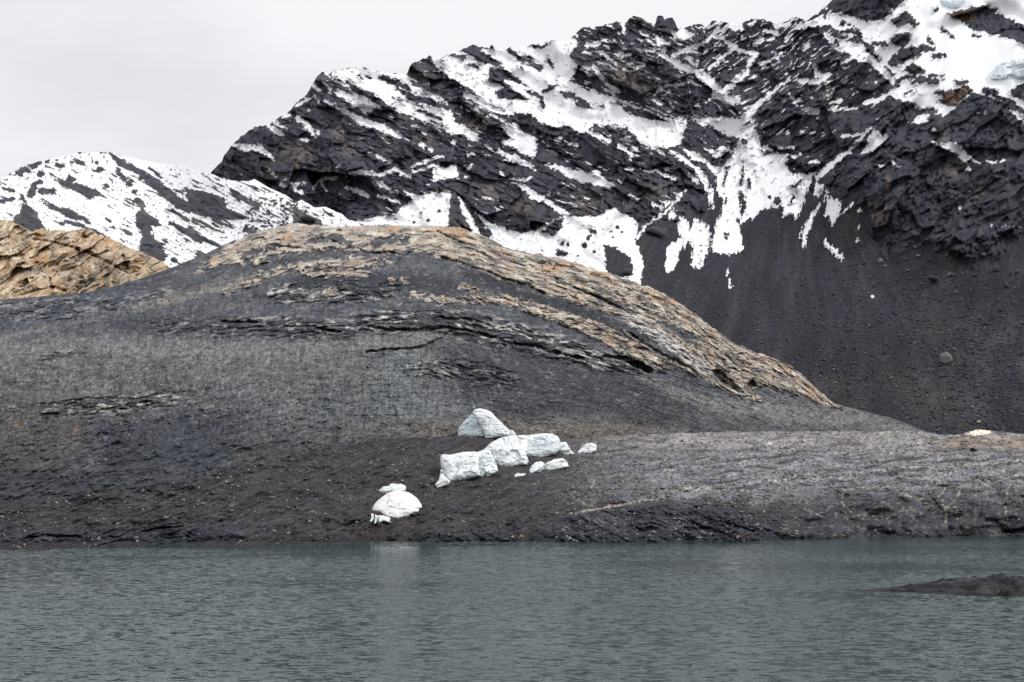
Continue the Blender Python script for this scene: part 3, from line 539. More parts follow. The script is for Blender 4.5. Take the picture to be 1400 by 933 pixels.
    fine += wz * 0.22 * wash + lower * (0.30 * diag + 0.12 * ridged(X / 24, Y / 10, 4, 470))
    cf = field(X + fbm(X / 14, Y / 14, 3, 480) * 4, Y + fbm(X / 14, Y / 14, 3, 484) * 3, CRACK)
    cf = cf + 2.2 * fbm(X / 16, Y / 10, 3, 488) - 0.9
    rel -= 2.2 * sst(-1.6, 1.0, cf) - 0.8 * sst(-9, -2.5, cf) * sst(-1.5, -2.5, cf)
    cv = field(X + fbm(X / 9, Y / 9, 2, 486) * 2.5, Y + fbm(X / 9, Y / 9, 2, 487) * 2.5, CAVE)
    rel -= 5.0 * sst(-0.8, 1.6, cv)
    # colour
    rn = rnd_like(X, 6)
    base = np.empty(X.shape + (3,)); base[:] = C(76, 77, 81)
    Yw = Y + 26 * fbm(X / 110, Y / 70, 3, 489) + 0.05 * (X - 300)
    gz = sst(456, 480, Yw) * sst(565, 515, Yw) * sst(720, 560, X)            # grey green silt band
    gz = np.clip(gz + sst(530, 560, Y) * sst(820, 900, X) + 0.7 * sst(385, 400, Y) * sst(425, 410, Y) * sst(500, 560, X) * sst(760, 700, X), 0, 1)
    base = paint(base, C(90, 90, 88), gz * sst(-0.5, 0.4, fbm(X / 20, Y / 26, 4, 490) + 0.6 * wash * wz))
    base = paint(base, C(92, 89, 87), 0.7 * sst(0.0, 0.5, fbm(X / 40, bed / 16, 4, 492)))
    base = paint(base, C(56, 57, 62), 0.75 * sst(0.0, 0.4, fbm(X / 46, bed / 11, 4, 494)))
    pit = fbm(X / 9, Y / 8, 3, 496); base = paint(base, C(60, 62, 64), 0.7 * wz * sst(0.05, 0.35, pit))
    lowc = sst(600, 560, Y)
    base = paint(base, C(62, 62, 66), (1 - lowc) * 0.8)
    base = paint(base, C(82, 81, 83), (1 - lowc) * 0.6 * sst(0.2, 0.55, diag * 0.6 + fbm(X / 30, Y / 20, 3, 498)))
    base = paint(base, C(96, 88, 78), 0.55 * np.exp(-((Y - 590) / 14) ** 2) * sst(520, 700, X) * sst(900, 800, X))
    base = paint(base, C(66, 67, 72), 0.7 * sst(440, 425, Y) * sst(260, 200, X))
    nx = X + fbm(X / 26, Y / 20, 3, 540) * 16; ny = Y + fbm(X / 26, Y / 20, 3, 544) * 9
    nu, nv = rot(nx, ny, -20)
    net = ridged(nu / 34, nv / 13, 2, 546, 0.6); lz = sst(470, 540, Y) * sst(720, 560, X)
    base = paint(base, C(112, 111, 108), 0.4 * lz * sst(540, 580, Y) * sst(0.62, 0.9, net))
    pk = fbm(nu / 22, nv / 10, 3, 548); base = paint(base, C(52, 54, 60), 0.5 * lz * sst(540, 580, Y) * sst(0.05, 0.35, pk)); rel -= 0.6 * sst(530, 580, Y) * lz * sst(0.0, 0.45, pk)
    # ledge faces: random cells go paler, others darker
    base = paint(base, C(156, 155, 153), lf * 0.85 * sst(0.50, 0.95, vb2 * 0.6 + vb * 0.5))
    base = paint(base, C(50, 50, 55), lf * 0.6 * sst(0.55, 0.2, vb))
    sl_ = fbm(X / 90, bed / 2.4, 4, 555, 0.6); base = paint(base, C(112, 111, 109), 0.5 * sst(0.15, 0.5, sl_) * sst(620, 540, Y)); base = paint(base, C(50, 51, 56), 0.55 * sst(-0.12, -0.45, sl_) * sst(620, 540, Y))
    # broad tones of the worn rock: silt drapes, wet shale, brown till
    ZONES = [(S((0,480,6),(100,470,8),(200,478,11),(300,480,12),(400,481,11),(480,470,8),(560,468,5),(615,453,2)), (102,101,99), .8, 13), (S((0,462,3),(150,430,4),(250,405,4),(340,383,3)), (112,107,101), .75, 8),
      (S((150,440,6),(300,452,6),(480,460,4)), (58,59,64), .8, 9), (S((640,375,4),(700,398,6),(800,428,6),(880,468,5)), (50,51,55), .9, 8), (S((420,385,10),(560,385,10),(640,395,6)), (52,53,58), .85, 12),
      (P((330,492),(600,486),(640,560),(560,590),(420,580),(330,560)), (90,91,91), .5, 24), (P((525,482),(570,480),(580,560),(530,585),(515,540)), (100,102,106), .3, 26), (P((610,478),(760,490),(800,560),(700,575),(640,540)), (60,61,65), .8, 22),
      (P((770,505),(900,525),(960,560),(860,590),(790,560)), (58,59,62), .75, 20), (S((880,512,2),(930,540,4),(1000,560,5)), (110,110,107), .7, 12), (S((1000,556,6),(1080,566,9),(1180,576,7),(1250,590,4)), (104,104,101), .75, 16), (S((470,592,0),(600,585,5),(700,583,8),(820,586,8),(930,592,2)), (98,92,86), .7, 16),
      (P((0,545),(110,560),(125,600),(60,650),(0,645)), (76,71,67), .55, 18), (P((130,582),(330,575),(300,640),(150,640)), (56,58,64), .75, 18), (P((-20,640),(120,650),(250,660),(160,740),(-20,740)), (56,57,63), .75, 22), (P((330,610),(520,596),(560,640),(460,680),(320,690)), (68,64,65), .6, 22),
      (P((-20,420),(120,410),(200,400),(180,430),(60,450),(-20,455)), (70,72,79), .6, 16), (S((0,500,6),(150,505,8),(330,512,8)), (88,88,85), .55, 12)]
    for sh, cc, al, fe in ZONES:
        fz = field(wsx + 0.6 * wx, wsy + 0.6 * wy, [sh], -fe - 2.0); base = paint(base, C(*cc), al * sst(-fe, fe * 0.5, fz + 9 * fbm(X / 14, bed / 6, 4, 551, 0.6) + 7 * fbm(X / 3.4, Y / 5, 2, 553)))
    kf = np.interp(X, [0, 300, 560, 760, 900, 1050, 1250], [-0.25, -0.1, 0.0, 0.5, 1.4, 3.0, 6.0])
    fu = (X - kf * (Y - 500)) / np.sqrt(1 + kf * kf)
    flow = fbm(fu / 2.4 + wx * 0.05, Y / 34, 3, 557, 0.6); fz2 = (1 - 0.8 * lf) * sst(380, 420, Y) * sst(650, 590, Y)
    base *= (1 + 0.55 * flow * fz2)[..., None]
    de = fbm(u2 / 60, v2_ / 2.6, 4, 559, 0.6); dz = sst(560, 610, Y) * sst(800, 640, X); base *= (1 + 0.8 * dz * de)[..., None]
    # thin trickle lines of pale silt
    tr = sst(0.80, 0.94, ridged(X / 15 + fbm(X / 18, Y / 18, 3, 500) * 1.5, Y / 30, 2, 503)) * wz
    base = paint(base, C(116, 114, 110), tr * 0.7)
    base = paint(base, C(118, 92, 82), sst(-2, 2, field(wsx, wsy, [S((22,583,2.5),(26,578,2.5)), S((101,598,1.5),(104,583,2))])) * 0.6)
    # ochre and pale rock of the crest
    tc_ = np.empty(X.shape + (3,)); tc_[:] = C(176, 165, 152, 1.05)
    tc_ = paint(tc_, C(218, 210, 198, 1.05), 0.85 * sst(0.0, 0.35, fbm(X / 26, bc / 4.5, 4, 510)))
    warm = fbm(X / 34, Y / 20, 4, 514) + 0.25 * np.exp(-((Y - crest - 6) / 14) ** 2) * (X > 560)
    tc_ = paint(tc_, C(186, 148, 112, 1.05), 0.75 * sst(0.18, 0.5, warm))
    tc_ = paint(tc_, C(170, 142, 130, 1.05), 0.6 * sst(0.15, 0.4, fbm(X / 26, Y / 14, 3, 518)))
    tc_ = paint(tc_, C(104, 101, 99, 1.05), 0.9 * sst(0.0, 0.3, fbm(X / 30, bc / 5, 4, 520) + 0.10 * (X > 620) - 0.05))
    pale = field(wsx, wsy, [P((847,433),(862,430),(890,443),(920,462),(950,488),(985,505),(968,516),(936,502),(893,477),(853,450))]); tc_ = paint(tc_, C(190, 189, 188, 1.05), 0.8 * sst(-2, 3, pale) * sst(-0.5, 0.1, fbm(X / 7, Y / 7, 3, 524)))
    tc_ *= (0.62 + 0.26 * v1 + 0.26 * v2 + 0.20 * v3)[..., None]
    base = paint(base, C(126, 124, 122), 0.5 * sst(0.1, 0.5, fbm((X - Y) / 14, bed / 4, 4, 531)) * sst(0.3, 0.9, v3) * sst(600, 540, Y))
    base = paint(base, C(54, 56, 62), 0.6 * sst(0.1, 0.4, fbm(X / 12, bed / 5, 4, 533)))
    wv = ridged((X + 0.35 * Y) / 9, Y / 60 + wx * 0.05, 3, 535); base *= (1 + 0.16 * wv * sst(640, 560, Y))[..., None]
    base *= (0.42 + 0.26 * v2 + 0.50 * v3 + 0.56 * rn)[..., None]
    md = C(76, 77, 80); colr = md * (np.maximum(base, 1e-4) / md) ** 1.3
    fade = sst(0, 8, Y - crest) * 0.65 + 0.35
    o = finish('hill', X, Y, r - rel * fade, colr, M_hill, fine * fade, 2.0, tt * 0.8, tc_, back=((2, 0.3), (6, 1.4), (14, 5), (30, 14), (60, 34)))
    tag(o, 'broad dark ice worn rock hill with a tan and orange slab crest', 'hill', kind='structure')
    return f
hill_r = hill()

# ------------------------------------------------------------------ moraine between hill and lake
PALE = [S((1286,658,1),(1293,668,1.2),(1281,684,1.2)), S((1315,664,1),(1309,680,1.6),(1293,696,1.8),(1294,714,1.5)), S((1221,691,.9),(1215,716,1.2)), S((1382,657,1.2),(1377,671,1.6),(1375,698,1.2),(1376,708,1)), S((1238,677,1),(1261,682,2)), S((780,703,1),(826,694,1.8),(860,688,1.6),(908,680,1)), S((954,673,1),(986,671,1.6),(1036,671,1)), S((1100,695,.8),(1118,704,.8)), S((1150,686,.8),(1165,700,.9)), S((1180,668,1.4),(1215,662,1.6)), S((1270,640,.8),(1400,630,1.4)), S((780,676,.7),(800,690,.8)), S((808,668,.8),(815,655,.8))]
def moraine():
    xs = columns(-400, 1700, -40, 1490, 1.3, 8)
    yt = ip(LINE_MOR, xs) + (pn(xs / 12.0, xs * 0 + 1.5, 23) * 1.0 + pn(xs / 3.5, xs * 0 + 1.5, 24) * 0.8) * sst(560, 640, xs)
    X, Y = layer('moraine', xs, yt, np.full(len(xs), 764.0), 200, 0.9)
    f = tps([(-300,742,143),(-300,700,151),(0,742,143),(0,690,152),(250,741,144),(250,690,152),(250,660,158),(500,739,146),(500,700,154),(500,640,170),(500,600,182),(650,741,145),(650,700,155),(650,640,173),(650,598,190),(800,741,145),(800,700,155),(800,650,174),(800,600,200),
             (1000,737,149),(1000,700,157),(1000,650,178),(1000,620,198),(1000,590,226),(1200,729,166),(1200,700,173),(1200,650,188),(1200,620,206),(1200,590,234),(1400,727,170),(1400,690,177),(1400,650,190),(1400,620,208),(1400,592,236),(1700,724,170),(1700,650,190),(1700,590,236)] )
    r = f(X, Y)
    line = ip(LINE_MOR, X)
    hr = hill_r(X, Y)
    k = sst(0, 26, Y - line)
    left = sst(760, 600, X)
    r = lerp(r, np.minimum(r, hr - 0.3 - 2.2 * k), left)
    r = np.where(Y > 741, r - (Y - 741) * 0.22, r)
    wx = fbm(X / 40, Y / 30, 3, 600) * 7
    rn = rnd_like(X, 7)
    right = sst(700, 960, X)
    u, v = rot(X, Y, -22); diag = ridged(u / 46, v / 7, 4, 610)
    hor = ridged(X / 60 + wx * 0.05, (Y + wx * 0.6) / 9, 4, 615)
    grain = fbm(X / 3.0, Y / 2.0, 3, 620)
    rel = 2.0 * fbm(X / 70, Y / 30, 3, 625)
    g3, gv3, _e = facet(X / 3.4, Y / 2.2, 621, 1.2); g4, gv4, _e = facet(X / 8 + 3, Y / 4, 622, 1.2)
    fine = 0.10 * grain + lerp(0.26 * diag, 0.26 * hor, right) + lerp(0.05, 0.12, right) * (g3 - 0.5) + lerp(0.05, 0.14, right) * (g4 - .5) + 0.24 * fbm(X / 34, Y / 8, 4, 623)
    bank = sst(655, 690, Y) * sst(1020, 1130, X)
    rel = rel + sst(690, 735, Y) * (4.5 * fbm(X / 55, X * 0 + .5, 4, 627, 0.6))
    mound = fbm(X / 46, Y / 24, 3, 628); rel += bank * 5.0 * mound; fine = fine * (1 - 0.6 * bank) + bank * 0.10 * ridged(X / 26, Y / 16, 3, 629)
    # tilted bedrock slabs along the shore
    slab = field(X + wx, Y + wx * 0.5, [P((720,738),(770,708),(830,696),(900,690),(960,690),(1010,700),(1060,722),(1070,745),(720,750)), S((-60,736,9),(120,736,9),(230,730,12),(330,732,7)), S((560,735,4),(700,735,6)), S((1100,728,4),(1180,727,5),(1260,727,4))])
    sl = sst(-6, 5, slab)
    us, vs = rot(X, Y, 26); ul, vl = rot(X, Y, -14)
    a = sst(500, 600, X)
    hs, vv, es = facet(lerp(ul, us, a) / 36 + wx * 0.06, lerp(vl, vs, a) / 7 + fbm(X / 20, Y / 12, 3, 631) * 0.7, 630, 1.1)
    fine = fine + sl * (0.30 * (hs - 0.4) + 0.14 * fbm(us / 40, vs / 4, 4, 632) + 0.12 * ridged(us / 30, vs / 3.5, 3, 634))
    cf = field(X + wx * 0.4, Y, [S((40,735,2),(60,733,3),(110,734,2.5)), S((195,727,1.8),(225,722,2.4),(250,720,1.6)), S((870,708,.8),(910,722,1.6)), S((950,716,1),(990,730,2)), S((985,712,1),(1030,727,1.8)), S((934,673,1.4),(945,671,1.4)), S((838,618,1),(875,612,1.4)), S((1372,727,3),(1420,724,3)), S((1265,670,1),(1290,700,2))])
    rel -= 1.2 * sst(-1.5, 1.0, cf + 2.4 * fbm(X / 12, Y / 7, 4, 638) - 1.0)
    pl = field(X + fbm(X / 8, Y / 8, 3, 640) * 3.5, Y + fbm(X / 8, Y / 8, 3, 642) * 3, PALE)
    fine -= 0.12 * sst(-3, 1, pl)
    rel -= 1.6 * np.exp(-((X - 1297 - (Y - 700) * 0.15) / 16) ** 2) * bank
    # colour
    base = np.empty(X.shape + (3,)); base[:] = C(60, 58, 61)
    base = paint(base, C(72, 67, 66), 0.8 * sst(0.0, 0.5, diag * 0.5 + fbm(X / 30, Y / 16, 4, 650)) * (1 - right))
    gravel = right * sst(700, 670, Y + fbm(X / 40, Y / 24, 3, 652) * 26)
    base = paint(base, C(118, 117, 119), gravel)
    base = paint(base, C(92, 92, 96), gravel * 0.8 * sst(0.0, 0.4, fbm(X / 42, Y / 9, 4, 654)))
    base = paint(base, C(138, 132, 126), gravel * 0.6 * sst(0.15, 0.5, fbm(X / 30, Y / 7, 4, 656)))
    sw = fbm(X / 70 + wx * 0.03, (Y + wx * 0.9 + 0.10 * (X - 1000)) / 5.5, 4, 657, 0.6)
    base = paint(base, C(70, 70, 75), 0.95 * gravel * sst(0.05, 0.32, sw)); base = paint(base, C(172, 167, 160), 0.75 * gravel * sst(-0.12, -0.45, sw) * sst(0.3, 0.9, gv3))
    base = paint(base, C(140, 134, 130), 0.45 * gravel * np.exp(-((Y - line - 10) / 14) ** 2))
    dl = fbm(u / 60, v / 3.2, 4, 658, 0.6); base = paint(base, C(86, 83, 84), 0.6 * (1 - right) * sst(0.12, 0.45, dl)); base = paint(base, C(48, 47, 51), 0.6 * (1 - right) * sst(-0.1, -0.4, dl))
    base = paint(base, C(128, 108, 92), 0.6 * np.exp(-((Y - 606) / 6) ** 2) * sst(1270, 1320, X))
    base = paint(base, C(66, 66, 71), bank * 0.7)
    base = paint(base, C(56, 57, 64), sl * 0.85); base = paint(base, C(78, 79, 86), sl * 0.6 * sst(0.6, 0.9, vv))
    ws = field(X, Y, [P((1318,594),(1334,588),(1352,588),(1356,592),(1332,596))]); base = paint(base, C(200, 186, 172, 1.15), sst(-1, 1, ws))
    base *= (0.38 + 0.46 * rn + 0.4 * grain + 0.46 * gv3 + 0.34 * gv4)[..., None]
    base = paint(base, C(158, 152, 142), 0.75 * sst(-1.0, 0.8, pl + 3.2 * fbm(X / 5, Y / 4, 3, 643) - 0.5))
    net = ridged((X + wx) / 30, (Y + wx * .4) / 15, 2, 660, 0.6); base = paint(base, C(140, 136, 130), 0.45 * bank * sst(0.74, 0.95, net)); base = paint(base, C(60, 61, 67), 0.7 * bank * sst(0.0, 0.3, mound) * sst(0.75, 0.5, net))
    md = C(80, 79, 82); base = md * (np.maximum(base, 1e-4) / md) ** 1.25
    wet = sst(1.0, 0.1, to_world(X, Y, r - rel)[..., 2]); base *= (1 - 0.45 * wet)[..., None]      # damp strip at the waterline
    o = finish('moraine', X, Y, r - rel, base, M_mor, fine, 2.6, back=((1.5, 0.5), (4, 2.0), (10, 6), (25, 14))) #=((1.5, 0.5), (4, 2.0), (10, 6), (25, 14)))
    tag(o, 'grey brown gravel moraine bank between the hill and the lake', 'moraine', kind='structure')
moraine()

# ------------------------------------------------------------------ lake
def water_mat():
    m = bpy.data.materials.new('lake water'); m.use_nodes = True; t = m.node_tree; b = t.nodes['Principled BSDF']
    b.inputs['Base Color'].default_value = (0.034, 0.064, 0.069, 1); b.inputs['Roughness'].default_value = 0.07; b.inputs['IOR'].default_value = 1.333
    g = t.nodes.new('ShaderNodeNewGeometry')
    def noise(scale, rotz, detail, rough=0.55):
        mpn = t.nodes.new('ShaderNodeMapping'); mpn.inputs['Scale'].default_value = scale; mpn.inputs['Rotation'].default_value = (0, 0, math.radians(rotz))
        n = t.nodes.new('ShaderNodeTexNoise'); n.inputs['Scale'].default_value = 1.0; n.inputs['Detail'].default_value = detail; n.inputs['Roughness'].default_value = rough
        t.links.new(g.outputs['Position'], mpn.inputs['Vector']); t.links.new(mpn.outputs['Vector'], n.inputs['Vector']); return n
    def vm(op, a, b):
        n = t.nodes.new('ShaderNodeVectorMath'); n.operation = op; t.links.new(a, n.inputs[0])
        if isinstance(b, tuple): n.inputs[1].default_value = b
        else: t.links.new(b, n.inputs['Scale' if op == 'SCALE' else 1])
        return n.outputs[0]
    # wave slopes straight from vector noise: two wave trains, stronger where gusts brush the surface
    a = noise((1.9, 3.2, 1), 8, 5, 0.72); gust = noise((0.03, 0.055, 1), 8, 3)
    mr = t.nodes.new('ShaderNodeMapRange'); mr.inputs[1].default_value = 0.35; mr.inputs[2].default_value = 0.65; mr.inputs[3].default_value = 0.4; mr.inputs[4].default_value = 1.35
    t.links.new(gust.outputs['Fac'], mr.inputs[0])
    sx = t.nodes.new('ShaderNodeSeparateXYZ'); t.links.new(g.outputs['Position'], sx.inputs[0])
    lee = t.nodes.new('ShaderNodeMapRange'); lee.inputs[1].default_value = 88; lee.inputs[2].default_value = 140; lee.inputs[3].default_value = 1.0; lee.inputs[4].default_value = 0.40; t.links.new(sx.outputs[1], lee.inputs[0])
    lm = t.nodes.new('ShaderNodeMath'); lm.operation = 'MULTIPLY'; t.links.new(mr.outputs[0], lm.inputs[0]); t.links.new(lee.outputs[0], lm.inputs[1])
    sl = vm('SUBTRACT', a.outputs['Color'], (0.5, 0.5, 0.5)); sl = vm('MULTIPLY', sl, (0.30, 2.3, 0.0)); sl = vm('ADD', sl, (0.0, -0.11, 0.0)); sl = vm('SCALE', sl, lm.outputs[0])
    nn = vm('ADD', sl, (0.0, 0.0, 1.0)); nz = t.nodes.new('ShaderNodeVectorMath'); nz.operation = 'NORMALIZE'; t.links.new(nn, nz.inputs[0])
    t.links.new(nz.outputs[0], b.inputs['Normal'])
    return m
me = bpy.data.meshes.new('lake'); me.from_pydata([(-400, -60, 0), (400, -60, 0), (400, 400, 0), (-400, 400, 0)], [], [(0, 1, 2, 3)]); me.materials.append(water_mat())
lake = bpy.data.objects.new('lake', me); col.objects.link(lake); tag(lake, 'rippled teal grey glacial lake in front of the shore', 'lake', kind='structure')

# dark gravel spit in the lake
def spit():
    xs = np.linspace(17, 62, 380); ys = np.linspace(74, 88, 110)
    X, Yg = np.meshgrid(xs, ys)
    t = sst(17.8, 27, X)
    c = 79.5 + 0.03 * (X - 17) + 0.5 * fbm(X / 5, X * 0, 3, 700); wdt = 0.4 + 3.6 * t
    d = (Yg - c) / wdt
    z = (0.04 + 0.56 * t) * (1 - d * d) - 0.05
    z = np.maximum(z, -0.5)
    z += 0.16 * fbm(X / 1.4, Yg / 1.0, 4, 705) * t + 0.10 * ridged(X / 2.5 + Yg / 3, Yg / 0.9, 3, 708) * t + 0.03 * fbm(X / .3, Yg / .3, 2, 709)
    h, v, e = facet(X / 0.45, Yg / 0.35, 710, 1.0); z += 0.16 * (h - 0.5) * t
    h2, v2, e2 = facet(X / 1.3, Yg / 0.8, 711, 1.1); z += 0.22 * (h2 - 0.5) * t
    base = np.empty(X.shape + (3,)); base[:] = C(62, 60, 62, .6); base = paint(base, C(98, 94, 94, .6), sst(0, .5, fbm(X / 3, Yg / 1, 3, 712))); base *= (0.4 + 0.7 * v + 0.5 * v2)[..., None]
    o = grid_mesh('rock_spit', np.stack([X, Yg, z], -1), base, M_mor); tag(o, 'low dark brown gravel spit rising just above the lake', 'spit', kind='structure')
spit()

# ------------------------------------------------------------------ ice
def ice_mat(name, rough, spec, sss):
    m = bpy.data.materials.new(name); m.use_nodes = True; t = m.node_tree; b = t.nodes['Principled BSDF']
    b.inputs['Roughness'].default_value = rough; b.inputs['Specular IOR Level'].default_value = spec
    a = t.nodes.new('ShaderNodeAttribute'); a.attribute_name = 'tint'
    n = t.nodes.new('ShaderNodeTexNoise'); n.inputs['Scale'].default_value = 7.0; n.inputs['Detail'].default_value = 5
    g = t.nodes.new('ShaderNodeNewGeometry'); t.links.new(g.outputs['Position'], n.inputs['Vector'])
    bp = t.nodes.new('ShaderNodeBump'); bp.inputs['Strength'].default_value = 0.2; bp.inputs['Distance'].default_value = 0.04
    t.links.new(n.outputs['Fac'], bp.inputs['Height']); t.links.new(bp.outputs['Normal'], b.inputs['Normal'])
    b.inputs['Subsurface Weight'].default_value = sss; b.inputs['Subsurface Radius'].default_value = (0.25, 0.5, 0.7); b.inputs['Subsurface Scale'].default_value = 0.35
    t.links.new(a.outputs['Color'], b.inputs['Base Color'])
    return m
M_ice = ice_mat('weathered glacier ice', 0.38, 0.5, 0.0)
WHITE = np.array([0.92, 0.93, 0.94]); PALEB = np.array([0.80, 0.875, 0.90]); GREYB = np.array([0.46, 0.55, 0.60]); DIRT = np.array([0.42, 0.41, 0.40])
def ice(name, outline, base, thick, parent=None, surf='moraine', tilt=0.0, band=4.0, white=0.5, dark=0.5, seed=0, fwd=0.0, npts=132, rings=30, crack=0.35, p=3.6, amp=1.0, lay=0.0, lean=0.55):
    """closed lump of ice: measured outline, own distance from the ground under it, real thickness"""
    g = spot(surf, *base); R = float(np.hypot(g[0], g[1])) - fwd
    o = np.array(outline, float)
    seg = np.r_[o, o[:1]]; L_ = np.r_[0, np.cumsum(np.linalg.norm(np.diff(seg, axis=0), axis=1))]
    t = np.linspace(0, L_[-1], npts, endpoint=False)
    ox = np.interp(t, L_, seg[:, 0]); oy = np.interp(t, L_, seg[:, 1])
    for _ in range(1):
        ox = (np.roll(ox, 1) + 2 * ox + np.roll(ox, -1)) / 4; oy = (np.roll(oy, 1) + 2 * oy + np.roll(oy, -1)) / 4
    k = R / F
    ox = ox + 0.5 * pn(t / 3.1, t * 0 + seed, 801); oy = oy + 0.5 * pn(t / 3.1, t * 0 + seed + 9, 802)
    cx, cy = ox.mean(), oy.mean(); cx = (ox.max() + ox.min()) / 2 * 0.4 + cx * 0.6
    s_ = np.sin(np.linspace(1, 0, rings) * np.pi / 2)[:, None]
    X = cx + (ox - cx)[None] * s_; Y = cy + (oy - cy)[None] * s_
    prof = (1 - s_ ** p) ** (1 / p) * np.ones_like(X)
    u, v = rot(X, Y, tilt)
    wv = v + 0.8 * fbm(u / 14, v / 5, 2, 810 + seed)
    bd = fbm(u / 60, wv / band, 3, 820 + seed, 0.6)
    hB, vB, eB = facet(X / 20 + seed * 1.7, Y / 15 + seed, 833 + seed, 1.3); h, val, e = facet(X / 8 + seed, Y / 5, 830 + seed, 1.2); h2, val2, e2 = facet(X / 3.5 + seed, Y / 3, 831 + seed, 1.1)
    d = prof * thick + amp * prof ** 0.5 * (0.38 * (hB - 0.5) + 0.10 * (h - 0.5) + 0.02 * (h2 - 0.5) + 0.07 * bd + lay * ridged(u / 50, wv / (band * 0.8), 2, 825 + seed) + 0.25 * fbm(X / 16, Y / 13, 2, 840 + seed))
    ck = sst(0.86, 0.97, ridged(X / 13 + 0.4 * fbm(X / 5, Y / 5, 2, 845), Y / 13 + seed, 2, 850 + seed)); d -= crack * ck * prof
    c = np.empty(X.shape + (3,)); c[:] = PALEB
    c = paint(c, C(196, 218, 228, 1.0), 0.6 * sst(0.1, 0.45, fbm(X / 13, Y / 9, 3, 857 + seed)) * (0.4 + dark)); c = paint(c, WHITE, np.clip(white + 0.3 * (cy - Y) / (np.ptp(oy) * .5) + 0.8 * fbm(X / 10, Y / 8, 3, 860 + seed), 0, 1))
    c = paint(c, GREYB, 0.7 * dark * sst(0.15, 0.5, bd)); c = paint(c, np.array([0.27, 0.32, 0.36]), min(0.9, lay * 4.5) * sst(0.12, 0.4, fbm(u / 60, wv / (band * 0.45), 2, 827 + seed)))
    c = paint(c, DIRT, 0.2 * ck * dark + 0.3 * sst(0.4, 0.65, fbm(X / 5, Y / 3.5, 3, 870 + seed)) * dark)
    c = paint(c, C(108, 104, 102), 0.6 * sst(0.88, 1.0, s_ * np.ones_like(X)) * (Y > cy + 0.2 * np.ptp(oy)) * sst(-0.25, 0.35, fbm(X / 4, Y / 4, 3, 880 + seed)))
    LN = lean * (oy.max() - Y) * k
    Fr = to_world(X, Y, R + thick - d * 1.0 + LN); Bk = to_world(X[::-1], Y[::-1], R + thick + (prof * thick * 0.8 + LN)[::-1])
    V = np.concatenate([Fr, Bk[:-1] if False else Bk[1:]], 0)
    V = np.concatenate([V, V[:, :1]], 1); cc = np.concatenate([c, c[::-1][1:]], 0); cc = np.concatenate([cc, cc[:, :1]], 1)
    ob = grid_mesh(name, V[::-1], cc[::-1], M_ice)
    bmx = bmesh.new(); bmx.from_mesh(ob.data); bmesh.ops.remove_doubles(bmx, verts=bmx.verts, dist=0.0005); bmesh.ops.recalc_face_normals(bmx, faces=bmx.faces); bmx.to_mesh(ob.data); bmx.free()
    if parent:
        ob.parent = parent; ob.matrix_parent_inverse = parent.matrix_world.inverted()
    return ob
def thing(name, base, label, cat, surf='moraine', group=None):
    o = bpy.data.objects.new(name, None); col.objects.link(o); o.location = spot(surf, *base); bpy.context.view_layer.update()
    return tag(o, label, cat, group)

G = 'ice blocks stranded on the moraine'
fin = thing('ice_fin', (664, 600), 'tall striped ice fin leaning beside a shade tinted grey ice slab, upslope of the long ice block', 'ice block', group=G)
ice('shade_grey_slab', [(625.5,593),(627,586),(634,576.6),(641,570),(646,566),(653,572),(659,582),(664,596),(660,599),(643,599),(626.4,598)], (643, 598), 1.6, fin, tilt=-24, band=2.6, white=-0.3, dark=1.0, seed=1, lay=0.26, fwd=-0.6, lean=0.25)  # dirty blue grey ice, its shaded side also put into the darker colour
ice('striped_slab', [(646,563.6),(648.7,560),(654,558.6),(660,559),(671,562.6),(678.4,571),(686,578),(695,587),(699,590),(698,598),(684,598.5),(663.6,601),(661,591),(656,581),(650.6,571)], (668, 600), 1.8, fin, tilt=5, band=3.0, white=0.6, dark=0.85, seed=2, lay=0.2, fwd=0.8, amp=0.7)
ice('broken_corner', [(697,588),(700.7,588),(706,594),(704,597),(697,597)], (700, 597), 0.6, fin, seed=3, fwd=1.0, npts=60, rings=14)
blk = thing('long_ice_block', (680, 650), 'long pale ice block of joined broken and banded sections lying across the moraine', 'ice block', group=G)
ice('banded_section', [(716,596),(728.6,593.7),(743.4,592.5),(754.6,593),(763,597),(766,602.6),(767,613.7),(760,621),(743.4,626.5),(726.7,631),(719,631),(716,615)], (745, 626), 2.6, blk, tilt=-9, band=3.0, white=0.35, dark=0.7, seed=4, lay=0.15, p=4, fwd=0.2)
ice('smooth_back', [(660,616),(671,605.5),(684,598.8),(699,595.6),(719,595),(722,606),(722,622),(699,622),(675,625)], (700, 625), 2.4, blk, tilt=-12, band=5, white=0.9, dark=0.12, seed=5, fwd=1.2)
ice('bulging_section', [(673,613.7),(684,609.5),(699,609),(712,608.5),(718,612),(720,623),(723,631),(721,636),(710,637),(695,641),(684,644),(678,641),(672,628)], (700, 638), 2.0, blk, tilt=0, band=6, white=0.55, dark=0.55, seed=6, fwd=0.8, crack=0.5)
ice('crumbled_section', [(650,619),(661.7,615),(670,616),(675,626.7),(680,638),(681,645),(667,653.5),(654,653),(650,636)], (665, 652), 1.7, blk, tilt=30, band=4, white=0.55, dark=0.75, seed=7, fwd=0.6, crack=0.7, amp=1.5)
ice('blocky_end', [(602,624),(605,621.3),(616,622),(624.6,620),(634,618),(650.6,617.5),(655,623),(655,638),(657,651),(645,654),(628,658.5),(615,660),(608,656),(604,643),(602,634)], (630, 658), 2.2, blk, tilt=-10, band=6, white=0.6, dark=0.35, seed=8, p=4, fwd=0.6)
ice('broken_foot', [(603,641),(608,652),(616,658),(614,663),(597.6,668),(594.5,663),(600,656)], (604, 665), 0.8, blk, seed=9, fwd=0.9, npts=80, rings=16, dark=0.5)
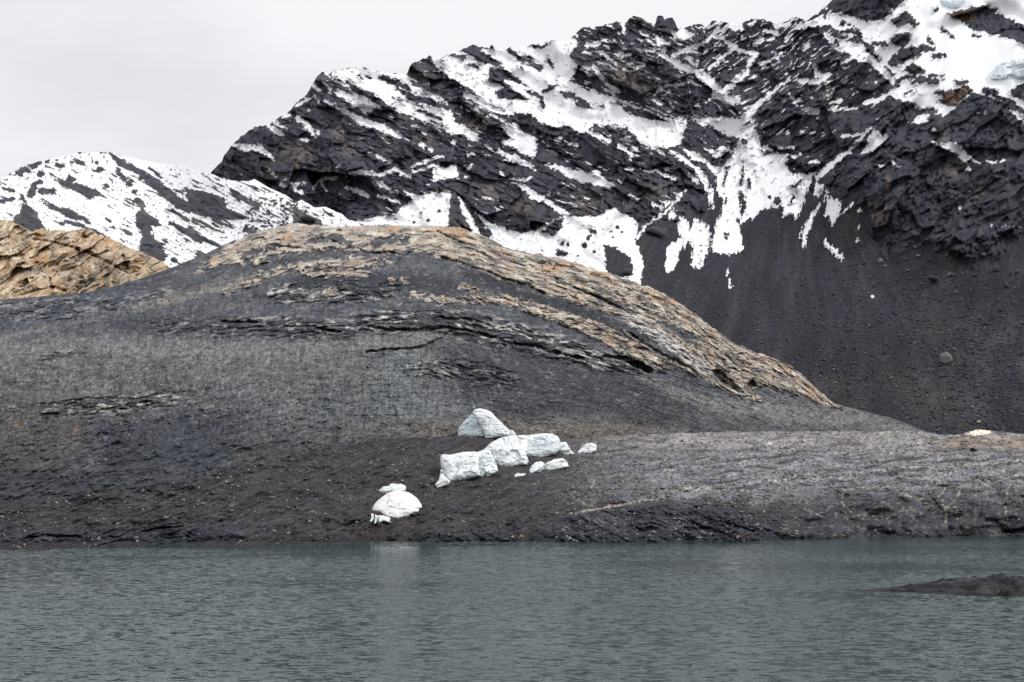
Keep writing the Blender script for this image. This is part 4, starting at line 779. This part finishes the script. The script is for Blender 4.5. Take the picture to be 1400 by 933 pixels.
ice('thin_tail', [(763,606),(766,605),(774,604.4),(777,610),(781.5,616.5),(786,621.5),(777,623),(762,625)], (772, 622), 0.9, blk, tilt=-8, band=3, white=0.4, dark=0.5, seed=10, fwd=0.4, npts=90, rings=18)
tag(ice('ice_lump', [(786,622.5),(793.6,613.7),(801,607),(810,605.6),(816,609),(815.5,616),(808.4,620),(795.4,622.5)], (801, 620), 1.1, tilt=-10, band=3.5, white=0.75, dark=0.4, seed=11, npts=100, rings=20, fwd=0.3), 'small white ice lump just past the thin tail of the long ice block', 'ice block', G)
low = thing('low_ice_lump', (752, 643), 'low two part ice lump, one glassy and one snow white, downslope of the banded ice', 'ice block', group=G)
ice('glassy_hump', [(721,649),(725.8,638),(732,632),(739.7,631),(745,634),(740,645),(730,648)], (732, 647), 0.9, low, tilt=-30, band=3, white=0.2, dark=0.6, seed=12, npts=90, rings=18)
ice('white_cap', [(735,645),(747,633),(758,628),(769.4,626.6),(775,631),(778,638),(766,641.5),(747,645)], (756, 643), 1.0, low, tilt=-14, band=4, white=0.9, dark=0.3, seed=13, npts=110, rings=20, fwd=0.3)
tag(ice('ice_chip', [(700,654),(704,649),(708,646.5),(712,648),(719,647.5),(717,651),(709,653)], (708, 653), 0.5, white=0.8, dark=0.2, seed=14, npts=60, rings=12), 'tiny white ice chip on gravel beside the low ice lump', 'ice block', G)
dome = thing('ice_dome', (542, 712), 'rounded bright white ice dome with a ragged fringe near the shoreline', 'ice block', group=G)
ice('dome_body', [(507.7,698),(510.6,690.7),(517,683.6),(529,674.8),(537,671.8),(546.6,671),(559.6,673.6),(570,680.7),(576,689.5),(578,693.7),(575,696),(575.5,700),(565.5,706.5),(543,714),(535,711.5),(524,709.5),(517,707),(512.4,702)], (543, 712), 2.3, dome, tilt=-20, band=8, white=1.2, dark=0.2, seed=15, npts=160, rings=34, amp=0.45, p=2.4, lean=1.1, crack=0.15)
ice('fringe', [(516,705),(517,717),(524,712.5),(533,715),(534,708),(524,705)], (525, 714), 0.7, dome, white=0.8, dark=0.3, seed=16, npts=70, rings=14, fwd=0.9)
ice('icicle', [(507.5,702),(508,711),(504.5,713),(507,715),(511.5,709),(511,703)], (508, 713), 0.35, dome, white=0.4, dark=0.4, seed=17, npts=48, rings=10, fwd=0.5)
ice('icicle', [(513,703),(512,713),(511.5,717),(514.5,715),(517,706)], (514, 715), 0.35, dome, white=0.4, dark=0.4, seed=18, npts=48, rings=10, fwd=0.6)
tag(ice('ice_slab', [(516.5,676),(518,670.7),(524,665),(530.7,664.8),(535,661),(542,662),(549,661.6),(555,665),(556,673),(543,676),(529,679),(520.7,678)], (537, 676), 1.1, tilt=-8, band=5, white=0.6, dark=0.35, seed=19, npts=100, rings=20), 'grey white lumpy ice slab half hidden behind the white ice dome', 'ice block', G)
GG = 'glacier cliffs on the high snowfield'
tag(ice('glacier_cliff', [(1354,108),(1358,98),(1363,90),(1372,84),(1379,86),(1385,81),(1392,82),(1400,79),(1420,78),(1450,74),(1455,104),(1430,107),(1400,106),(1380,109),(1366,109)], (1395, 108), 10, surf='mountain', tilt=84, band=4, white=0.1, dark=0.9, seed=20, npts=160, rings=30, amp=4, p=6, fwd=5, lay=0.16, crack=1.5), 'blue grey fractured ice cliff at the lower edge of the high snowfield', 'glacier', GG)
tag(ice('glacier_cliff', [(1277,-4),(1284,5),(1292,9.5),(1302,12),(1312,11),(1321,1),(1322,-8),(1300,-12),(1280,-10)], (1300, 12), 8, surf='mountain', tilt=20, band=6, white=0.2, dark=0.6, seed=21, npts=100, rings=20, amp=4, fwd=3), 'pale blue ice bulge in the snow above the long brown rock band', 'glacier', GG)

# ------------------------------------------------------------------ boulders and stones
def rock_mat(name, c, vary=0.35):
    m = bpy.data.materials.new(name); m.use_nodes = True; t = m.node_tree; b = t.nodes['Principled BSDF']; b.inputs['Roughness'].default_value = 0.9; b.inputs['Specular IOR Level'].default_value = 0.2
    oi = t.nodes.new('ShaderNodeObjectInfo'); g = t.nodes.new('ShaderNodeNewGeometry'); n = t.nodes.new('ShaderNodeTexNoise'); n.inputs['Scale'].default_value = 2.5; n.inputs['Detail'].default_value = 5
    t.links.new(g.outputs['Position'], n.inputs['Vector'])
    ad = t.nodes.new('ShaderNodeMath'); ad.operation = 'ADD'; t.links.new(oi.outputs['Random'], ad.inputs[0]); t.links.new(n.outputs['Fac'], ad.inputs[1])
    mr = t.nodes.new('ShaderNodeMapRange'); mr.inputs[1].default_value = 0.3; mr.inputs[2].default_value = 1.7; mr.inputs[3].default_value = 1 - vary; mr.inputs[4].default_value = 1 + vary
    t.links.new(ad.outputs[0], mr.inputs[0]); v = t.nodes.new('ShaderNodeVectorMath'); v.operation = 'SCALE'; v.inputs[0].default_value = tuple(c)
    t.links.new(mr.outputs[0], v.inputs['Scale']); t.links.new(v.outputs[0], b.inputs['Base Color']); return m
M_bd = rock_mat('dark boulder rock', C(82, 80, 84, .95)); M_bg = rock_mat('grey boulder rock', C(122, 119, 118, .9)); M_bp = rock_mat('pale stone', C(178, 172, 164, .8)); M_sp = rock_mat('spit stone', C(74, 72, 74, .7)); M_bb = rock_mat('black wet rock', C(44, 44, 48, .7))
def hull_mesh(seed, n, sx=1.0, sy=0.8, sz=0.66, det=True):
    rr = random.Random(seed); bmx = bmesh.new()
    for _ in range(n):
        a = rr.uniform(0, 2 * math.pi); z = rr.uniform(-1, 1); q = math.sqrt(1 - z * z); k = rr.uniform(0.86, 1.0)
        bmx.verts.new((q * math.cos(a) * k * sx, q * math.sin(a) * k * sy, z * k * sz))
    bmesh.ops.convex_hull(bmx, input=bmx.verts); bmesh.ops.delete(bmx, geom=[v for v in bmx.verts if not v.link_faces], context='VERTS')
    if det:
        bmesh.ops.bevel(bmx, geom=bmx.edges[:], offset=0.07, segments=1, affect='EDGES', clamp_overlap=True)
    me = bpy.data.meshes.new('rock'); bmx.to_mesh(me); bmx.free(); return me
HULL = {}
def rock_mesh(mat, i):
    key = (mat.name, i)
    if key not in HULL:
        me = hull_mesh(100 + i, 13 + (i % 4) * 3, 1.0, 0.8, (0.6, 0.72, 0.5, 0.85, 0.45)[i % 5]); me.materials.append(mat); HULL[key] = me
    return HULL[key]
rb = random.Random(5)
def scree_label(y, wp, mat):
    tone = 'dark' if mat is M_bd else 'grey'; size = 'small' if wp < 3.6 else ('mid sized' if wp < 6.5 else 'sizeable')
    zone = 'just under the crags' if y < 385 else 'around the middle of the black scree' if y < 450 else 'level with the big rounded boulder on the scree' if y < 530 else 'near the foot of the black scree'
    return '%s %s angular boulder %s' % (size, tone, zone)
def stone_label(x, y, mat):
    tone = 'whitish' if mat is M_bp else 'grey'
    zone = ('on the brown bank below the dark hill face' if x < 590 else 'on dark gravel downslope of the ice blocks') if x < 780 else 'on the shoreline bank near the water' if y > 676 else 'on the light gravel of the upper moraine' if y < 632 else 'on the middle moraine above the shoreline bank'
    return 'small %s stone %s' % (tone, zone)
def rock(name, x, y, wpx, surf, mat, label, cat, group=None, variant=None, flat=1.0, sink=0.3):
    p = spot(surf, x, y); R = math.hypot(p[0], p[1]); h = wpx * R / F / 2
    i = rb.randrange(10) if variant is None else variant
    o = bpy.data.objects.new(name, rock_mesh(mat, i)); col.objects.link(o)
    o.scale = (h, h * rb.uniform(.8, 1.1), h * flat * rb.uniform(.85, 1.15)); o.rotation_euler = (rb.uniform(-.25, .25), rb.uniform(-.25, .25), rb.uniform(-.5, .5))
    d = Vn(p); o.location = (p[0] - d[0] * h * 0.5, p[1] - d[1] * h * 0.5, p[2] + h * flat * sink)
    return tag(o, label, cat, group)
def Vn(p):
    n = math.hypot(p[0], p[1]); return (p[0] / n, p[1] / n)
BS = 'boulders on the scree slope'
rock('boulder', 1292, 495, 21, 'mountain', M_bg, 'big rounded grey boulder lying alone on the lower black scree', 'boulder', BS, 3)
rock('boulder', 1276, 385, 20, 'mountain', M_bd, 'wide flat topped dark boulder high on the scree below the crags', 'boulder', BS, 2)
rock('boulder', 1299, 377, 12, 'mountain', M_bg, 'grey boulder next to the wide flat topped boulder on the scree', 'boulder', BS, 0)
rock('boulder', 1338, 578, 8, 'mountain', M_bp, 'pale boulder at the scree foot above the white bedrock slab', 'boulder', BS, 1)
MID = [(1333,377,8),(1361,370,11),(1376,393,9),(1262,407,8),(1255,352,9),(1237,356,7),(1306,400,6),(1316,434,8),(1323,432,5),(1271,439,6),(1281,486,6),(1284,500,6),(1328,557,6),(1317,541,5),(1367,426,7),(1373,449,6),(1240,371,6),(1182,362,7),(1190,380,5),(1210,365,6),(1225,384,5),(1250,340,8),(1390,372,9),(1385,415,6),(1345,350,9),(1320,352,7),(1294,350,6),(1308,450,7),(1304,458,5),(1310,464,5),(1203,358,8),(1160,365,6),(1140,370,5),(1270,356,6),(1236,395,5),(1357,520,5),(1345,540,5),(1380,500,5),(1350,575,5),(1366,560,5),(1316,560,5),(1296,545,4),(1390,545,5),(1240,560,4),(1180,535,4),(1193,570,4)]
for (x, y, wp) in MID:
    mt = rb.choice([M_bd, M_bd, M_bg]); rock('boulder', x, y, wp, 'mountain', mt, scree_label(y, wp, mt), 'boulder', BS)
for _ in range(130):
    x = rb.triangular(1110, 1405, 1330); y = rb.triangular(345, 590, 400); wp = rb.uniform(2.6, 4.6)
    if y > 585 or (x < 1160 and y > 540): continue
    mt = rb.choice([M_bd, M_bd, M_bg]); rock('boulder', x, y, wp, 'mountain', mt, scree_label(y, wp, mt), 'boulder', BS)
BN = 'boulders in the snow at the mountain foot'
rock('boulder', 858, 374, 20, 'mountain', M_bd, 'broad dark boulder in the snow gully beside the tan crest', 'boulder', BN, 2, 0.8)
rock('boulder', 1063, 277, 11, 'mountain', M_bd, 'dark boulder at the ragged lower edge of the snow couloir', 'boulder', BN, 3)
rock('boulder', 900, 320, 40, 'mountain', M_bd, 'large brown grey rock knob between the snow gullies', 'boulder', BN, 4, 0.8, 0.1)
rock('boulder', 420, 302, 30, 'snow_ridge', M_bd, 'dark rock knob in the snow just above the tan hill crest', 'boulder', BN, 7, 0.6, 0.1)
for (x, y, wp) in [(769,333,7),(776,336,5),(805,328,6),(799,336,8),(809,317,8),(764,342,4),(812,345,6),(835,318,6),(843,312,7),(850,318,5),(838,325,5),(770,348,9),(790,351,5),(540,300,6),(575,292,6),(585,303,7),(600,290,7),(565,305,5)]:
    rock('boulder', x, y, wp, 'mountain', M_bd, 'small dark boulder poking out of the snow apron behind the hill crest', 'boulder', BN)
BM = 'stones on the moraine'
rock('shore_rock', 1299, 724, 11, 'moraine', M_bb, 'black blocky rock at the waterline under the pale gully', 'rock', BM, 1, 1.1, 0.5)
rock('shore_rock', 1314, 726, 7, 'moraine', M_bb, 'narrow black rock stump standing at the waterline', 'rock', BM, 3, 1.7, 0.6)
rock('shore_rock', 1241, 727, 18, 'moraine', M_bb, 'long low black rock in the shallows off the moraine', 'rock', BM, 4, 0.6, 0.3)
rock('shore_rock', 1372, 726, 20, 'moraine', M_bb, 'broad dark rock ledge where the moraine bank meets the lake', 'rock', BM, 2, 0.6, 0.3)
SHX = [rb.uniform(5, 1395) for _ in range(70)]
for x in SHX:
    xs_, Yl, Vl = LAYERS['moraine']; c_ = int(np.searchsorted(xs_, x)); kk = int(np.argmin(np.abs(Vl[:, c_, 2] - rb.uniform(-0.02, 0.25)))); wp = rb.choice([3, 3, 4, 5, 6.5])
    mt = rb.choice([M_bb, M_bb, M_bd, M_bg]); side = 'under the dark hill face' if x < 480 else 'below the ice blocks' if x < 760 else 'under the tilted slabs' if x < 1080 else 'under the hummocky bank'
    rock('shore_rock', x, float(Yl[kk, c_]), wp, 'moraine', mt, '%s %s rock at the waterline %s' % ('little' if wp < 4.5 else 'chunky', 'pale grey' if mt is M_bg else 'dark', side), 'rock', BM, None, 0.8, 0.3)
rock('stone', 1330, 617, 9, 'moraine', M_bb, 'black boulder on the light gravel below the white bedrock slab', 'stone', BM, 3)
rock('stone', 940, 673, 7, 'moraine', M_bb, 'dark stone above the tilted shoreline slabs', 'stone', BM, 2, 0.8)
rock('stone', 1035, 718, 10, 'moraine', M_bp, 'flat pale stone lying on the tilted dark shoreline slabs', 'stone', BM, 4, 0.6)
rock('stone', 374, 727, 7, 'moraine', M_bp, 'lone whitish stone near the waterline below the dark bank', 'stone', BM, 0)
for (x, y, wp) in [(1006,680,5),(1036,649,5),(1005,694,5),(1071,719,5),(1088,728,5),(970,656,4),(1113,609,5),(1240,638,5),(1250,641,4),(1159,630,4),(1328,683,4),(1103,723,4),(910,713,3.5),(416,728,4.5),(1178,629,5),(1216,640,4),(1268,636,4),(1278,637,4),(1092,617,4),(1115,623,5),(1183,628,4),(880,634,4),(890,610,4),(1010,605,4),(1060,640,4),(1330,700,3),(985,618,4),(962,688,4),(842,640,4),(700,676,4),(655,706,4),(620,690,4),(606,720,4),(735,660,3.5),(760,690,4),(560,650,4),(470,690,3.5),(500,722,4),(330,705,3.5),(1345,640,4),(1380,612,4),(1395,650,4)]:
    mt = rb.choice([M_bp, M_bp, M_bg]); rock('stone', x, y, wp, 'moraine', mt, stone_label(x, y, mt), 'stone', BM)
BH = 'stones on the worn hill'
for (x, y, wp) in [(552,383,7),(357,361,9),(635,392,5),(645,396,5),(622,388,5),(652,399,5),(388,502,5),(343,503,4),(1030,420,3),(700,425,4),(478,433,4),(612,405,4),(760,520,3.5),(915,540,4),(850,555,3.5),(940,590,4),(705,500,3.5),(540,470,3.5),(440,540,4),(300,560,3.5),(210,600,4),(120,640,4),(260,620,3.5),(370,600,4),(450,610,4),(520,620,4),(560,590,4)]:
    mt = rb.choice([M_bp, M_bg]); rock('stone', x, y, wp, 'hill', mt, 'small %s stone %s' % ('whitish' if mt is M_bp else 'grey', 'on the dark slope just below the tan crest' if y < 440 else 'on the silty middle face of the dark hill' if y < 560 else 'on the dark lower face of the hill'), 'stone', BH)

BP = 'rocks on the lake spit'
for k in range(46):
    x = rb.triangular(21, 44, 36); d = rb.uniform(-.75, .75); tt_ = float(sst(17.8, 27, np.array(x)))
    y = 79.5 + 0.03 * (x - 17) + d * (0.4 + 3.6 * tt_); z = (0.04 + 0.56 * tt_) * (1 - d * d) - 0.05
    h = rb.uniform(.10, .30)
    o = bpy.data.objects.new('spit_rock', rock_mesh(M_sp if rb.random() < .7 else M_bb, rb.randrange(10))); col.objects.link(o)
    o.scale = (h * 1.3, h, h * .8); o.rotation_euler = (rb.uniform(-.3, .3), rb.uniform(-.3, .3), rb.uniform(-.6, .6)); o.location = (x, y, z + h * 0.15)
    tag(o, '%s rock lying on the %s of the low lake spit' % ('fist to head sized' if h < .2 else 'knee sized', 'crest' if abs(d) < .3 else 'water facing side' if d < 0 else 'far side'), 'rock', BP)

# fine stones, far too many to count
def pebbles(name, surf, n, lo, hi, cols, label, weight, seed):
    rs = np.random.RandomState(seed); xs, Y, V = LAYERS[surf]
    R_, K_ = Y.shape
    px = []; tries = 0
    M6 = 14; r0 = rs.randint(1, R_ - 2, n * M6); c0 = rs.randint(1, K_ - 1, n * M6)
    xx = xs[c0]; yy = Y[r0, c0]
    ok = (xx > -20) & (xx < 1420) & (rs.rand(n * M6) < weight(xx, yy)) & (V[r0, c0, 2] > 0.1)
    r0 = r0[ok][:n]; c0 = c0[ok][:n]; n = len(r0)
    P0 = V[r0, c0]
    sz = lo + (hi - lo) * rs.rand(n) ** 3.5
    oct_ = np.array([(1, 0, 0), (0, 1, 0), (-1, 0, 0), (0, -1, 0), (0, 0, 1), (0, 0, -1.0)])
    tri = np.array([(0, 1, 4), (1, 2, 4), (2, 3, 4), (3, 0, 4), (1, 0, 5), (2, 1, 5), (3, 2, 5), (0, 3, 5)])
    a = rs.rand(n) * 6.28; ca, sa = np.cos(a), np.sin(a)
    j = oct_[None] * (0.7 + 0.6 * rs.rand(n, 6, 1)) + 0.25 * (rs.rand(n, 6, 3) - 0.5); j[..., 2] *= 0.62
    q = np.stack([j[..., 0] * ca[:, None] - j[..., 1] * sa[:, None], j[..., 0] * sa[:, None] + j[..., 1] * ca[:, None], j[..., 2]], -1) * sz[:, None, None]
    q = q + P0[:, None]; q[..., 2] += 0.12 * sz[:, None]; q[..., 1] -= 0.15 * sz[:, None]
    me = bpy.data.meshes.new(name); me.vertices.add(n * 6); me.vertices.foreach_set('co', q.reshape(-1).astype(np.float32))
    f = (tri[None] + (np.arange(n) * 6)[:, None, None]).reshape(-1, 3)
    me.loops.add(len(f) * 3); me.loops.foreach_set('vertex_index', f.reshape(-1).astype(np.int32)); me.polygons.add(len(f))
    me.polygons.foreach_set('loop_start', (np.arange(len(f)) * 3).astype(np.int32)); me.polygons.foreach_set('loop_total', np.full(len(f), 3, np.int32)); me.update(calc_edges=True)
    cc = np.array(cols)[rs.randint(0, len(cols), n)] * (0.7 + 0.6 * rs.rand(n, 1))
    c4 = np.ones((n, 6, 4), np.float32); c4[..., :3] = cc[:, None]
    at = me.attributes.new('tint', 'FLOAT_COLOR', 'POINT'); at.data.foreach_set('color', c4.reshape(-1)); me.materials.append(M_mor)
    o = bpy.data.objects.new(name, me); col.objects.link(o); tag(o, label, 'pebbles', kind='stuff')
cg = [C(178, 172, 164, .8), C(150, 146, 142, .8), C(110, 108, 108, .8), C(84, 82, 84, .8), C(160, 146, 128, .8)]
pebbles('gravel', 'moraine', 15000, 0.05, 0.26, cg, 'loose pale and grey gravel strewn over the moraine', lambda x, y: np.where(x > 760, 1.0, 0.16) * np.where(y > 690, 0.4, 1) * np.clip(0.12 + 2.2 * np.maximum(0, fbm(x / 38, y / 9, 4, 905, 0.6)), 0, 1), 21)
pebbles('stone_chips', 'hill', 12000, 0.06, 0.24, cg, 'pale stone chips scattered over the dark worn hill', lambda x, y: np.where(y > 600, 0.10, 0.9) * np.clip(0.08 + 2.4 * np.maximum(0, fbm(x / 50, y / 12, 4, 900, 0.6)), 0, 1), 22)
pebbles('scree_stones', 'mountain', 9000, 0.14, 0.8, [C(84, 84, 91, .8), C(98, 96, 100, .8), C(66, 66, 74, .8), C(122, 120, 122, .8)], 'loose dark stones covering the black scree slope', lambda x, y: np.clip((y - 330) / 160, 0, 1) * np.clip((x - 880) / 420, 0.12, 1), 23)
